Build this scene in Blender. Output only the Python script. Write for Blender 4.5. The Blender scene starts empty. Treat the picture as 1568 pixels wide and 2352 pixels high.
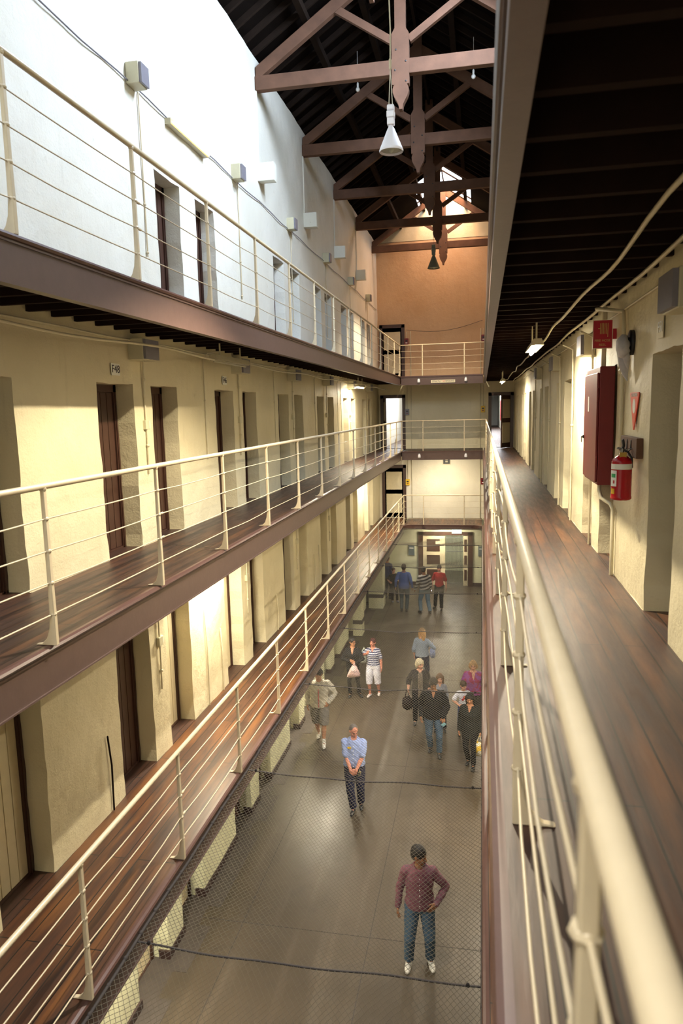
import bpy, bmesh, math, random
import numpy as np
from mathutils import Vector, Matrix, Euler
random.seed(7)
SC = bpy.context.scene
COL = SC.collection
ZO = 7.66                       # eye height above the ground floor
# ------------------------------------------------------------------ camera
cam_d = bpy.data.cameras.new('camera'); cam = bpy.data.objects.new('camera', cam_d); COL.objects.link(cam)
Rr = (0.98117537, 0.19166109, -0.02368389); Ru = (-0.00419606, 0.14376789, 0.98960254); Rf = (-0.19307329, 0.97087426, -0.14186573)
cam.matrix_world = Matrix(((Rr[0], Ru[0], -Rf[0], 0), (Rr[1], Ru[1], -Rf[1], 0), (Rr[2], Ru[2], -Rf[2], ZO), (0, 0, 0, 1)))
cam_d.sensor_fit = 'HORIZONTAL'; cam_d.sensor_width = 24.0; cam_d.lens = 24.0*1633.4/1568
cam_d.clip_start = 0.05; cam_d.clip_end = 200
cam_d.dof.use_dof = True; cam_d.dof.focus_distance = 12.0; cam_d.dof.aperture_fstop = 2.8
SC.camera = cam
# ------------------------------------------------------------------ view, sky, daylight and fill lights
SC.view_settings.view_transform = 'Standard'; SC.view_settings.look = 'None'
SC.view_settings.exposure = 1.2; SC.view_settings.gamma = 1.0; SC.view_settings.use_curve_mapping = False
W = bpy.data.worlds.new('sky'); SC.world = W; W.use_nodes = True
W.node_tree.nodes['Background'].inputs[0].default_value = (0.80, 0.88, 1.0, 1)
W.node_tree.nodes['Background'].inputs[1].default_value = 2.5
def area(name, loc, target, sx, sy, power, color, spread=180):
    d = bpy.data.lights.new(name, 'AREA'); d.shape = 'RECTANGLE'; d.size = sx; d.size_y = sy
    d.energy = power; d.color = color; d.spread = math.radians(spread)
    o = bpy.data.objects.new(name, d); COL.objects.link(o); o.location = loc
    o.rotation_euler = (Vector(target)-Vector(loc)).to_track_quat('-Z', 'Y').to_euler()
    return o
SKY = (0.66, 0.80, 1.0)
area('skylight_near', (0.35, 10.6, 15.85), (-4.1, 11.6, 13.0), 1.5, 4.6, 1300, SKY)
area('sky_fill_behind', (-1.5, -2.0, 15.6), (-2.2, 2.0, 9.0), 3.0, 4.0, 130, SKY)  # unseen overhead panel added as cool ambient fill for the near end
area('skylight_far', (-1.25, 28.6, 16.9), (-1.3, 29.6, 12.0), 1.5, 1.8, 240, (1.0, 0.55, 0.27))
area('gallery_end_fill', (-1.5, -3.6, 6.2), (-1.6, 8.0, 5.2), 4.0, 6.0, 40, (1.0, 0.90, 0.74))  # warm panel added behind the viewpoint as soft frontal fill
# spots added at the hanging lamps to fill the middle of the hall
for px_, py_, pz_, pw in ((-0.93, 0.3, 2.48, 16), (-0.91, 7.6, 2.50, 92), (-1.64, 25.42, 4.64, 50)):
    d = bpy.data.lights.new('high_bay_fill', 'SPOT'); d.energy = pw*9; d.color = (1.0, 0.86, 0.62); d.shadow_soft_size = 0.035
    d.spot_size = math.radians(128); d.spot_blend = 0.35
    o = bpy.data.objects.new('high_bay_fill', d); COL.objects.link(o); o.location = (px_, py_, pz_+ZO)
# ------------------------------------------------------------------ materials
def newmat(name):
    m = bpy.data.materials.new(name); m.use_nodes = True
    return m, m.node_tree, m.node_tree.nodes['Principled BSDF']
def nd(nt, t, **kw):
    n = nt.nodes.new(t)
    for k, v in kw.items(): setattr(n, k, v)
    return n
def mapped(nt, scale=(1, 1, 1)):
    tc = nd(nt, 'ShaderNodeTexCoord'); mp = nd(nt, 'ShaderNodeMapping'); mp.inputs['Scale'].default_value = scale
    nt.links.new(tc.outputs['Object'], mp.inputs['Vector']); return mp.outputs['Vector']
def mixc(nt, fac, a, b, mode='MIX'):
    m = nd(nt, 'ShaderNodeMix', data_type='RGBA', blend_type=mode)
    for sock, v in (('Factor', fac), ('A', a), ('B', b)):
        i = [s for s in m.inputs if s.name == sock and (s.type == ('VALUE' if sock == 'Factor' else 'RGBA'))][0]
        if hasattr(v, 'is_output') or hasattr(v, 'links'): nt.links.new(v, i)
        elif sock == 'Factor': i.default_value = v
        else: i.default_value = (*v, 1) if len(v) == 3 else v
    return [s for s in m.outputs if s.type == 'RGBA'][0]
def ramp(nt, src, p0, p1, c0=(0, 0, 0), c1=(1, 1, 1)):
    r = nd(nt, 'ShaderNodeValToRGB'); nt.links.new(src, r.inputs[0])
    r.color_ramp.elements[0].position = p0; r.color_ramp.elements[1].position = p1
    r.color_ramp.elements[0].color = (*c0, 1); r.color_ramp.elements[1].color = (*c1, 1); return r.outputs[0]
def noise(nt, vec, scale, detail=4, rough=0.55):
    n = nd(nt, 'ShaderNodeTexNoise'); nt.links.new(vec, n.inputs['Vector'])
    n.inputs['Scale'].default_value = scale; n.inputs['Detail'].default_value = detail; n.inputs['Roughness'].default_value = rough
    return n.outputs['Fac']
def bump(nt, bs, h, strength, dist=0.02):
    b = nd(nt, 'ShaderNodeBump'); b.inputs['Strength'].default_value = strength; b.inputs['Distance'].default_value = dist
    nt.links.new(h, b.inputs['Height']); nt.links.new(b.outputs[0], bs.inputs['Normal'])
def flat(name, c, rough=0.5, metal=0.0, var=0.12, nscale=12, bmp=0.0, emit=None, es=0.0, spec=0.5):
    m, nt, bs = newmat(name)
    v = mapped(nt); f = noise(nt, v, nscale)
    d = tuple(x*(1-var) for x in c); l = tuple(min(1, x*(1+var)) for x in c)
    nt.links.new(mixc(nt, f, d, l), bs.inputs['Base Color'])
    bs.inputs['Roughness'].default_value = rough; bs.inputs['Metallic'].default_value = metal
    bs.inputs['Specular IOR Level'].default_value = spec
    if bmp: bump(nt, bs, noise(nt, v, nscale*3, 6), bmp)
    if emit: bs.inputs['Emission Color'].default_value = (*emit, 1); bs.inputs['Emission Strength'].default_value = es
    return m
def plaster(name, base, dark, stain, rough=0.55):
    m, nt, bs = newmat(name); v = mapped(nt)
    big = noise(nt, v, 0.7, 3); mid = noise(nt, v, 5, 6, 0.6); fine = noise(nt, v, 38, 8, 0.7)
    c = mixc(nt, ramp(nt, big, 0.35, 0.68), dark, base)
    c = mixc(nt, ramp(nt, mid, 0.66, 0.80), c, stain)
    vs = mapped(nt, (3.0, 3.0, 0.35)); st = noise(nt, vs, 3.0, 4)
    c = mixc(nt, ramp(nt, st, 0.62, 0.78, (0, 0, 0), (0.35, 0.35, 0.35)), c, stain)
    nt.links.new(c, bs.inputs['Base Color']); bs.inputs['Roughness'].default_value = rough
    ad = nd(nt, 'ShaderNodeMath', operation='MULTIPLY_ADD'); nt.links.new(mid, ad.inputs[0]); ad.inputs[1].default_value = 2.2; nt.links.new(fine, ad.inputs[2])
    bump(nt, bs, ad.outputs[0], 0.55, 0.012)
    return m
M = {}
M['cream'] = plaster('cream_painted_plaster', (0.72, 0.65, 0.45), (0.64, 0.57, 0.38), (0.50, 0.43, 0.27))
M['white'] = plaster('whitewashed_plaster', (0.80, 0.78, 0.70), (0.73, 0.71, 0.62), (0.62, 0.58, 0.48))
M['pale'] = plaster('pale_green_cream_plaster', (0.70, 0.70, 0.50), (0.62, 0.62, 0.43), (0.52, 0.50, 0.33))
M['warmcast'] = plaster('warm_light_cast_plaster', (0.62, 0.42, 0.25), (0.54, 0.35, 0.20), (0.44, 0.27, 0.15))  # orange cast of the light on the upper end wall, put into the colour
M['endwhite'] = plaster('pale_painted_end_plaster', (0.80, 0.75, 0.62), (0.72, 0.66, 0.52), (0.62, 0.55, 0.42))
def boards(name, ca, cb, cc, rough, w=0.15, length=3.4, axis='y', worn=(0.27, 0.11, 0.035)):
    m, nt, bs = newmat(name)
    tc = nd(nt, 'ShaderNodeTexCoord'); sep = nd(nt, 'ShaderNodeSeparateXYZ'); nt.links.new(tc.outputs['Object'], sep.inputs[0])
    cmb = nd(nt, 'ShaderNodeCombineXYZ')
    nt.links.new(sep.outputs['Y' if axis == 'y' else 'X'], cmb.inputs[0]); nt.links.new(sep.outputs['X' if axis == 'y' else 'Y'], cmb.inputs[1])
    br = nd(nt, 'ShaderNodeTexBrick'); nt.links.new(cmb.outputs[0], br.inputs['Vector'])
    br.inputs['Color1'].default_value = (*ca, 1); br.inputs['Color2'].default_value = (*cb, 1); br.inputs['Mortar'].default_value = (0.012, 0.008, 0.006, 1)
    br.inputs['Scale'].default_value = 1; br.inputs['Mortar Size'].default_value = 0.006; br.inputs['Brick Width'].default_value = length; br.inputs['Row Height'].default_value = w
    br.offset = 0.37
    mp = nd(nt, 'ShaderNodeMapping'); nt.links.new(cmb.outputs[0], mp.inputs['Vector']); mp.inputs['Scale'].default_value = (0.9, 7, 1)
    g = noise(nt, mp.outputs[0], 2.2, 8, 0.65); b = noise(nt, mp.outputs[0], 0.7, 4)
    c = mixc(nt, ramp(nt, g, 0.35, 0.7), br.outputs['Color'], cc)
    c = mixc(nt, ramp(nt, b, 0.48, 0.66, (0, 0, 0), (0.5, 0.5, 0.5)), c, worn)
    c = mixc(nt, br.outputs['Fac'], c, (0.012, 0.008, 0.006))
    nt.links.new(c, bs.inputs['Base Color']); bs.inputs['Roughness'].default_value = rough
    r = ramp(nt, g, 0.2, 0.9, (rough-0.1,)*3, (rough+0.12,)*3); nt.links.new(r, bs.inputs['Roughness'])
    bump(nt, bs, g, 0.12, 0.01)
    return m
M['deck'] = boards('varnished_floorboards', (0.066, 0.028, 0.017), (0.038, 0.018, 0.013), (0.022, 0.012, 0.011), 0.47, worn=(0.13, 0.052, 0.020))
M['deck1'] = boards('orange_worn_floorboards', (0.105, 0.040, 0.018), (0.065, 0.026, 0.014), (0.030, 0.014, 0.009), 0.40, worn=(0.24, 0.092, 0.022))
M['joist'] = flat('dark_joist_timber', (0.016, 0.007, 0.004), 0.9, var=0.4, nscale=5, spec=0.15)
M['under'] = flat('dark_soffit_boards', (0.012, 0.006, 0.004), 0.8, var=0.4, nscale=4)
M['beam'] = flat('brown_painted_steel', (0.105, 0.064, 0.054), 0.38, var=0.15, nscale=9, bmp=0.05)
M['nosing'] = flat('dark_brown_gloss_nosing', (0.095, 0.048, 0.040), 0.3, var=0.2, nscale=9)
M['rail'] = flat('cream_gloss_metal_paint', (0.60, 0.50, 0.34), 0.36, var=0.08, nscale=20, bmp=0.04)
M['brown'] = flat('brown_gloss_timber', (0.055, 0.024, 0.016), 0.4, var=0.3, nscale=7)
M['leaf'] = flat('cream_door_paint', (0.62, 0.54, 0.36), 0.45, var=0.12, nscale=8)
M['steel'] = flat('dull_steel', (0.28, 0.29, 0.28), 0.4, 0.8, 0.2, 14)
M['conduit'] = flat('cream_painted_conduit', (0.60, 0.54, 0.38), 0.4, var=0.12)
M['jbox'] = flat('cream_metal_box', (0.56, 0.52, 0.36), 0.45, var=0.1)
M['jface'] = flat('grey_lilac_box_cover', (0.20, 0.19, 0.22), 0.4, var=0.15)
M['wbox'] = flat('off_white_box', (0.78, 0.78, 0.70), 0.5, var=0.05)
M['batten'] = flat('aged_lamp_body', (0.55, 0.50, 0.34), 0.4, var=0.1)
M['tube_on'] = flat('lit_tube', (1, 1, 1), 0.4, var=0, emit=(1.0, 0.90, 0.72), es=26)
M['tube_off'] = flat('unlit_diffuser', (0.36, 0.33, 0.24), 0.3, var=0.1)
M['timber'] = flat('sawn_jarrah_truss', (0.125, 0.060, 0.034), 0.85, var=0.5, nscale=3, bmp=0.15)
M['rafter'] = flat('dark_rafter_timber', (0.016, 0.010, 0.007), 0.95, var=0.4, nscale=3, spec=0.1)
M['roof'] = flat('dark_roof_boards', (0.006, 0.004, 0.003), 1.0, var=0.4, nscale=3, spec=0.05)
M['plinth'] = flat('dark_brown_plinth_paint', (0.040, 0.022, 0.020), 0.45, var=0.3, nscale=8)
M['strip'] = flat('worn_dark_floor_paint', (0.060, 0.048, 0.042), 0.6, var=0.45, nscale=5)
M['red'] = flat('red_cabinet_enamel', (0.17, 0.008, 0.010), 0.4, var=0.15, nscale=6)
M['redsign'] = flat('red_sign_plastic', (0.45, 0.012, 0.028), 0.4, var=0.03)
M['orange'] = flat('orange_red_sign', (0.80, 0.075, 0.03), 0.4, var=0.03)
M['whitep'] = flat('white_plastic', (0.82, 0.82, 0.80), 0.4, var=0.03)
M['paper'] = flat('cream_paper_label', (0.74, 0.66, 0.48), 0.6, var=0.06)
M['black'] = flat('black_plastic', (0.015, 0.015, 0.016), 0.4, var=0.1)
M['gold'] = flat('gold_lettering', (0.60, 0.42, 0.14), 0.5, var=0.05)
M['yellow'] = flat('yellow_plastic', (0.75, 0.48, 0.02), 0.4, var=0.05)
M['green'] = flat('green_label', (0.03, 0.35, 0.13), 0.5, var=0.05)
M['ink'] = flat('dark_lettering', (0.03, 0.02, 0.03), 0.6, var=0.05)
M['bluebox'] = flat('dark_slate_plaque', (0.10, 0.14, 0.16), 0.5, var=0.1)
M['lampshade'] = flat('white_enamel_shade', (0.85, 0.84, 0.90), 0.3, var=0.03)
M['lampglass'] = flat('lamp_glass', (0.33, 0.36, 0.30), 0.25, var=0.15, nscale=30)
M['darkshade'] = flat('grey_green_shade', (0.16, 0.16, 0.11), 0.5, var=0.1)
M['rope'] = flat('dark_net_rope', (0.040, 0.032, 0.030), 0.8, var=0.3)
M['net'] = flat('tan_net_twine', (0.095, 0.082, 0.060), 0.8, var=0.15, nscale=3)
M['glow'] = flat('exit_sign_light', (0.1, 0.9, 0.4), 0.4, var=0, emit=(0.45, 1.0, 0.55), es=5)
M['glass'] = flat('clouded_glass', (0.8, 0.85, 0.9), 0.1, var=0)
def concrete():
    m, nt, bs = newmat('worn_polished_concrete'); v = mapped(nt)
    big = noise(nt, v, 0.55, 4); mid = noise(nt, v, 2.6, 6, 0.65); fine = noise(nt, v, 26, 8, 0.7)
    c = mixc(nt, ramp(nt, big, 0.3, 0.7), (0.046, 0.034, 0.022), (0.074, 0.055, 0.037))
    c = mixc(nt, ramp(nt, mid, 0.52, 0.75, (0, 0, 0), (0.7, 0.7, 0.7)), c, (0.040, 0.030, 0.021))
    vs = mapped(nt, (3.0, 0.25, 1)); st = noise(nt, vs, 1.6, 4)
    c = mixc(nt, ramp(nt, st, 0.55, 0.72, (0, 0, 0), (0.5, 0.5, 0.5)), c, (0.105, 0.082, 0.060))
    nt.links.new(c, bs.inputs['Base Color'])
    nt.links.new(ramp(nt, mid, 0.2, 0.8, (0.27,)*3, (0.48,)*3), bs.inputs['Roughness'])
    bump(nt, bs, fine, 0.06, 0.01); return m
M['concrete'] = concrete()
# ------------------------------------------------------------------ helpers
def link(name, me, mat=None, parent=None):
    o = bpy.data.objects.new(name, me); COL.objects.link(o)
    if mat is not None:
        for x in (mat if isinstance(mat, (list, tuple)) else [mat]): me.materials.append(x)
    if parent is not None: o.parent = parent
    return o
def obj(name, bm, mat, parent=None, smooth=False):
    me = bpy.data.meshes.new(name); bm.to_mesh(me); bm.free()
    if smooth: me.polygons.foreach_set('use_smooth', [True]*len(me.polygons))
    return link(name, me, mat, parent)
def empty(name, loc=(0, 0, 0), rz=0.0):
    o = bpy.data.objects.new(name, None); COL.objects.link(o); o.location = loc; o.rotation_euler = (0, 0, rz); o.empty_display_size = 0.1; return o
def tag(o, label, cat, group=None, kind=None):
    o['label'] = label; o['category'] = cat
    if group: o['group'] = group
    if kind: o['kind'] = kind
    return o
def box(bm, x0, x1, y0, y1, z0, z1, bevel=0.0):
    x0, x1 = sorted((x0, x1)); y0, y1 = sorted((y0, y1)); z0, z1 = sorted((z0, z1))
    r = bmesh.ops.create_cube(bm, size=1.0); vs = r['verts']
    for v in vs: v.co = Vector(((x0+x1)/2+v.co.x*(x1-x0), (y0+y1)/2+v.co.y*(y1-y0), (z0+z1)/2+v.co.z*(z1-z0)))
    if bevel:
        es = {e for v in vs for e in v.link_edges}; bmesh.ops.bevel(bm, geom=list(es), offset=bevel, segments=2, affect='EDGES', profile=0.5)
def B(*a, **k):
    bm = bmesh.new(); box(bm, *a, **k); return bm
def tube(bm, pts, rads, seg=10, flat=None, caps=True, ref=None):
    """closed tube through pts; rads a number or list; flat=(sx,sy) squashes the section"""
    pts = [Vector(p) for p in pts]; n = len(pts)
    if not isinstance(rads, (list, tuple)): rads = [rads]*n
    rings = []; prev = None
    P = []; 
    for i in range(n):
        d = (pts[min(i+1, n-1)]-pts[max(i-1, 0)])
        if d.length < 1e-9: d = Vector((0, 0, 1))
        d.normalize(); P.append((pts[i], rads[i], d))
    if caps:
        p, r, d = P[0]; A = [(p-d*r*0.95, r*0.3, d), (p-d*r*0.7, r*0.72, d)]
        p, r, d = P[-1]; Z = [(p+d*r*0.7, r*0.72, d), (p+d*r*0.95, r*0.3, d)]
        P = A+P+Z
    base = Vector(ref) if ref is not None else None
    for p, r, d in P:
        if base is None:
            base = Vector((0, 0, 1)) if abs(d.z) < 0.9 else Vector((0, 1, 0))
        u = base-d*base.dot(d)
        if u.length < 1e-4: u = d.orthogonal()
        u.normalize(); base = u.copy() if ref is None else base
        w = d.cross(u)
        fx, fy = flat if flat else (1, 1)
        rings.append([bm.verts.new(p+(u*math.cos(a)*fx+w*math.sin(a)*fy)*r) for a in [2*math.pi*k/seg for k in range(seg)]])
    for a, b in zip(rings, rings[1:]):
        for k in range(seg): bm.faces.new((a[k], a[(k+1) % seg], b[(k+1) % seg], b[k]))
    bm.faces.new(list(reversed(rings[0]))); bm.faces.new(rings[-1])
def T(*a, **k):
    bm = bmesh.new(); tube(bm, *a, **k); return bm
def ell(bm, c, r, rot=None, seg=16, ring=10):
    m = Matrix.Translation(Vector(c)) @ (rot.to_4x4() if rot else Matrix.Identity(4)) @ Matrix.Diagonal((*r, 1))
    bmesh.ops.create_uvsphere(bm, u_segments=seg, v_segments=ring, radius=1.0, matrix=m)
def lathe(bm, prof, c=(0, 0, 0), seg=24, cap=True):
    rings = []
    for r, z in prof: rings.append([bm.verts.new((c[0]+r*math.cos(2*math.pi*k/seg), c[1]+r*math.sin(2*math.pi*k/seg), c[2]+z)) for k in range(seg)])
    for a, b in zip(rings, rings[1:]):
        for k in range(seg): bm.faces.new((a[k], a[(k+1) % seg], b[(k+1) % seg], b[k]))
    if cap:
        bm.faces.new(list(reversed(rings[0]))); bm.faces.new(rings[-1])
def prism(bm, poly, axis, a, b):
    """poly of 2D points extruded along axis from a to b; axis 'y' takes (x,z), 'x' takes (y,z), 'z' takes (x,y)"""
    def P(p, t): return {'y': (p[0], t, p[1]), 'x': (t, p[0], p[1]), 'z': (p[0], p[1], t)}[axis]
    A = [bm.verts.new(P(p, a)) for p in poly]; Bv = [bm.verts.new(P(p, b)) for p in poly]; n = len(poly)
    bm.faces.new(A); bm.faces.new(list(reversed(Bv)))
    for i in range(n): bm.faces.new((A[i], Bv[i], Bv[(i+1) % n], A[(i+1) % n]))
    bmesh.ops.recalc_face_normals(bm, faces=bm.faces[:])
def text(name, s, size, mat, parent, loc, rot, align='CENTER', extr=0.0015, sx=1.0):
    cu = bpy.data.curves.new(name, 'FONT'); cu.body = s; cu.size = size; cu.align_x = align; cu.align_y = 'CENTER'; cu.extrude = extr
    t = bpy.data.objects.new(name+'_tmp', cu); COL.objects.link(t)
    me = bpy.data.meshes.new_from_object(t.evaluated_get(bpy.context.evaluated_depsgraph_get()))
    bpy.data.objects.remove(t); bpy.data.curves.remove(cu)
    me.materials.clear(); o = link(name, me, mat, parent); o.location = loc; o.rotation_euler = rot; o.scale = (sx, 1, 1); return o
ORD = ['nearest', 'second', 'third', 'fourth', 'fifth', 'sixth', 'seventh', 'eighth', 'ninth', 'tenth', 'eleventh', 'twelfth', 'thirteenth', 'fourteenth', 'fifteenth', 'sixteenth', 'seventeenth', 'eighteenth', 'nineteenth', 'twentieth']
# ------------------------------------------------------------------ measures (metres; x across, y down the hall)
XL, XR = -4.32, 1.31            # cell-front walls
EL, ER = -3.18, 0.07            # gallery edges over the well
YB, YE = -4.0, 30.4             # back and end walls
YF = 28.56                      # edge of the cross gallery
S = 2.98
F = [0.0, 5.96-2.98, 5.96, 8.92]
RH = 1.2
EAVE = 6.88+ZO-0.12
SLOPE = 0.655
XC = (XL+XR)/2
PIT = 3.71
def std_open():
    r = []
    for k in range(-3, 7):
        a = 7.56+PIT*k
        for s, e in ((a, a+0.87), (a+1.37, a+2.20)):
            if s > YB+0.5 and e < YE-0.25: r.append((s, e))
    return r
OP = std_open()
OP3 = [(9.42, 10.22), (10.80, 11.60)] + [o for o in OP if o[0] > 14.8]
# ================================================================== STRUCTURE
def lines(a, b, must, step):
    pts = sorted({round(a, 3), round(b, 3)} | {round(m, 3) for m in must if a < m < b}); out = []
    for p, q in zip(pts, pts[1:]):
        n = max(1, int(math.ceil((q-p)/step)))
        out += [p+(q-p)*i/n for i in range(n)]
    return out+[pts[-1]]
def wobble(y, z, k=1.0):
    return k*(math.sin(y*3.1+z*1.7)*0.5+math.sin(y*7.3-z*5.1+1.3)*0.3+math.sin(y*13.7+z*11.9+2.1)*0.2)
def cell_wall(bm, xf, xb, z0, z1, opens, htop, step, mi):
    ys = lines(YB, YE, [v for o in opens for v in o], step); zs = lines(z0, z1, [z0+htop], step)
    def solid(i, j):
        if i < 0 or i >= len(ys)-1: return True
        y = (ys[i]+ys[i+1])/2; z = (zs[j]+zs[j+1])/2
        return not any(a < y < b and z < z0+htop for a, b in opens)
    edgey = {round(v, 3) for o in opens for v in o}
    V = {}
    def vert(i, j, back=0):
        k = (i, j, back)
        if k not in V:
            y, z = ys[i], zs[j]; sgn = 1 if xb < xf else -1
            dx = 0.011*wobble(y, z)*sgn
            dy = 0.014*wobble(z*2.0+y, y*1.3) if round(y, 3) in edgey and z < z0+htop+0.01 else 0
            dz = 0.010*wobble(y*2, 3.3) if abs(z-z0-htop) < 1e-3 else 0
            if round(y, 3) in edgey and 0 < z-z0 < 0.2: dx -= 0.0
            V[k] = bm.verts.new((xb if back else xf+dx, y+dy, z+dz))
        return V[k]
    for i in range(len(ys)-1):
        for j in range(len(zs)-1):
            if not solid(i, j): continue
            f = bm.faces.new((vert(i, j), vert(i+1, j), vert(i+1, j+1), vert(i, j+1))); f.material_index = mi
            if i+1 < len(ys)-1 and not solid(i+1, j):
                f = bm.faces.new((vert(i+1, j), vert(i+1, j, 1), vert(i+1, j+1, 1), vert(i+1, j+1))); f.material_index = mi
            if i > 0 and not solid(i-1, j):
                f = bm.faces.new((vert(i, j), vert(i, j+1), vert(i, j+1, 1), vert(i, j, 1))); f.material_index = mi
            if j > 0 and not solid(i, j-1):
                f = bm.faces.new((vert(i, j), vert(i, j, 1), vert(i+1, j, 1), vert(i+1, j))); f.material_index = mi
bm = bmesh.new()
TOP = EAVE
bands = [(0.0, F[1], OP, 2.3, 2), (F[1], F[2], OP, 2.06, 0), (F[2], F[3], OP, 2.08, 0), (F[3], TOP, OP3, 1.99, 1)]
for z0, z1, op, ht, mi in bands: cell_wall(bm, XL, XL-0.55, z0, z1, op, ht, 0.16, mi)
box(bm, XL-0.95, XL-0.55, YB-0.4, YE+0.4, -0.3, TOP)
wl = obj('wall_left', bm, [M['cream'], M['white'], M['pale']])
tag(wl, 'thick plastered cell-front wall on the left, four storeys of doorways', 'wall', kind='structure')
bm = bmesh.new()
for q, (z0, z1, op, ht, mi) in enumerate(bands):
    if q == 2: cell_wall(bm, XR, XR+0.55, z0, z1, op, ht, 0.11, mi)
    else: box(bm, XR, XR+0.55, YB, YE, z0, z1)
box(bm, XR+0.55, XR+0.95, YB-0.4, YE+0.4, -0.3, TOP)
wr = obj('wall_right', bm, [M['cream'], M['white'], M['pale']])
tag(wr, 'thick cream plastered wall along the right-hand walkway with cell doorways', 'wall', kind='structure')
# end wall: bands with doorways
bm = bmesh.new()
def end_band(z0, z1, opens, mi):
    xs = sorted({XL-0.3, XR+0.3} | {v for o in opens for v in o[:2]})
    for a, b in zip(xs, xs[1:]):
        hit = [o for o in opens if o[0] <= (a+b)/2 <= o[1]]
        n0 = len(bm.faces)
        if hit: box(bm, a, b, YE, YE+0.4, z0+hit[0][2], z1)
        else: box(bm, a, b, YE, YE+0.4, z0, z1)
        bm.faces.ensure_lookup_table()
        for f in bm.faces[n0:]: f.material_index = mi
end_band(-0.3, F[1], [(-2.68, -0.36, 2.36+0.3)], 2)
end_band(F[1], F[2], [], 3)
end_band(F[2], F[3], [(-4.22, -3.20, 2.26), (0.28, 1.26, 2.26)], 0)
end_band(F[3], TOP+0.02, [], 1)
prism(bm, [(XL-0.3, TOP), (XR+0.3, TOP), (XC, TOP+SLOPE*(XR-XC+0.3))], 'y', YE, YE+0.4)
we = obj('wall_end', bm, [M['cream'], M['warmcast'], M['pale'], M['endwhite']])
tag(we, 'plastered gable wall closing the far end of the hall', 'wall', kind='structure')
bm = B(XL-0.3, XR+0.3, YB-0.4, YB, -0.3, TOP+2.2)
tag(obj('wall_back', bm, M['cream']), 'plain wall behind the photographer', 'wall', kind='structure')
bm = bmesh.new(); box(bm, XL-0.9, XR+0.9, YB-0.4, YE+9, -0.3, 0.0)
fl = obj('floor', bm, M['concrete']); tag(fl, 'worn brown-grey concrete floor at the bottom of the well', 'floor', kind='structure')
# expansion joints cut in the concrete (dark filler strips flush with the slab)
bm = bmesh.new()
for x in (-1.58,): box(bm, x-0.006, x+0.006, YB, YE, -0.002, 0.0025)
for x in (-3.52,): box(bm, x-0.005, x+0.005, YB, YE, -0.002, 0.0025)
for y in (4.2, 9.3, 14.4, 19.5, 24.6): box(bm, XL, XR, y-0.005, y+0.005, -0.002, 0.0025)
o = obj('floor_joint', bm, M['rope'], fl)
# dark painted plinths at the foot of the left ground-floor wall, one strip along each pier
bm = bmesh.new()
segs = []; y = YB
for a, b in OP: segs.append((y, a)); y = b
segs.append((y, YE))
for a, b in segs:
    box(bm, XL-0.15, XL+0.022, a-0.02, b+0.02, 0, 0.13)
tag(obj('baseboard_left', bm, M['plinth']), 'dark brown plinth along the foot of the left ground-floor wall', 'baseboard', kind='structure')
bm = bmesh.new()
for a, b in segs: box(bm, XL, XL+0.34, a-0.20, b+0.20, 0.0, 0.006)
for a, b in OP: box(bm, XL-0.3, XL+0.14, a, b, 0.0, 0.004)
tag(obj('trim_1', bm, M['strip']), 'dark painted border on the concrete beside the left wall piers', 'floor border', kind='structure')
bm = bmesh.new()
for a, b in ((XL, -2.68), (-0.36, XR)): box(bm, a, b, YE-0.02, YE+0.02, 0, 0.16)
tag(obj('baseboard_end', bm, M['plinth']), 'dark brown plinth at the foot of the far end wall', 'baseboard', kind='structure')
# ------------------------------------------------------------------ cell doors
def cell_door(n, y0, y1, z0, h, side, label, seed=0):
    """brown frame in the reveal, cream leaf behind; side -1 = left wall, 1 = right wall"""
    xw = XL if side < 0 else XR
    xf = xw+side*0.235; w = y1-y0
    root = empty('door_%d' % n, (xf, (y0+y1)/2, z0))
    bm = bmesh.new(); s = side; hw = w/2
    box(bm, 0, s*0.16, -hw-0.03, -hw+0.07, 0, h+0.02); box(bm, 0, s*0.16, hw-0.07, hw+0.03, 0, h+0.02); box(bm, 0, s*0.16, -hw-0.03, hw+0.03, h-0.09, h+0.03)
    box(bm, -s*0.012, s*0.02, hw-0.05, hw-0.035, 0, h-0.09); box(bm, 0, s*0.2, -hw, hw, -0.02, 0.025)
    obj('door_frame', bm, M['brown'], root)
    if z0 > 1: obj('threshold', B(-s*0.235, 0, -hw-0.02, hw+0.02, -0.05, 0.004), M['deck'], root)
    bm = bmesh.new(); box(bm, s*0.03, s*0.075, -hw+0.07, hw-0.07, 0.03, h-0.09)
    for k in range(5):
        yy = -hw+0.07+(w-0.14)*(k+0.5)/5; box(bm, s*0.020, s*0.032, yy-(w-0.14)/10+0.006, yy+(w-0.14)/10-0.006, 0.03, h-0.1)
    leaf = obj('door_leaf', bm, M['brown'] if (z0 > 5 or seed % 4 == 0) else M['leaf'], root)
    bm = bmesh.new(); box(bm, 0.0, s*0.022, -hw+0.06, -hw+0.24, h*0.47, h*0.56); tube(bm, [(-s*0.012, -hw+0.05, h*0.515), (-s*0.012, -hw+0.30, h*0.515)], 0.011, 8)
    obj('lock_plate', bm, M['steel'], root)
    tag(root, label, 'door', kind='structure'); return root
LV = ['ground floor', 'first gallery', 'second gallery', 'top gallery']
HT = [2.3, 2.06, 2.08, 1.99]; dn = 0
for lv in range(4):
    ops = [o for o in (OP3 if lv == 3 else OP) if o[1] > (5.0 if lv < 3 else 6.0) or (lv == 1 and o[1] > 4)]
    for i, (a, b) in enumerate(ops):
        dn += 1; cell_door(dn, a, b, F[lv], HT[lv], -1, 'recessed cell door on the left wall, %s, %s from the near end' % (LV[lv], ORD[i]), dn)
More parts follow.
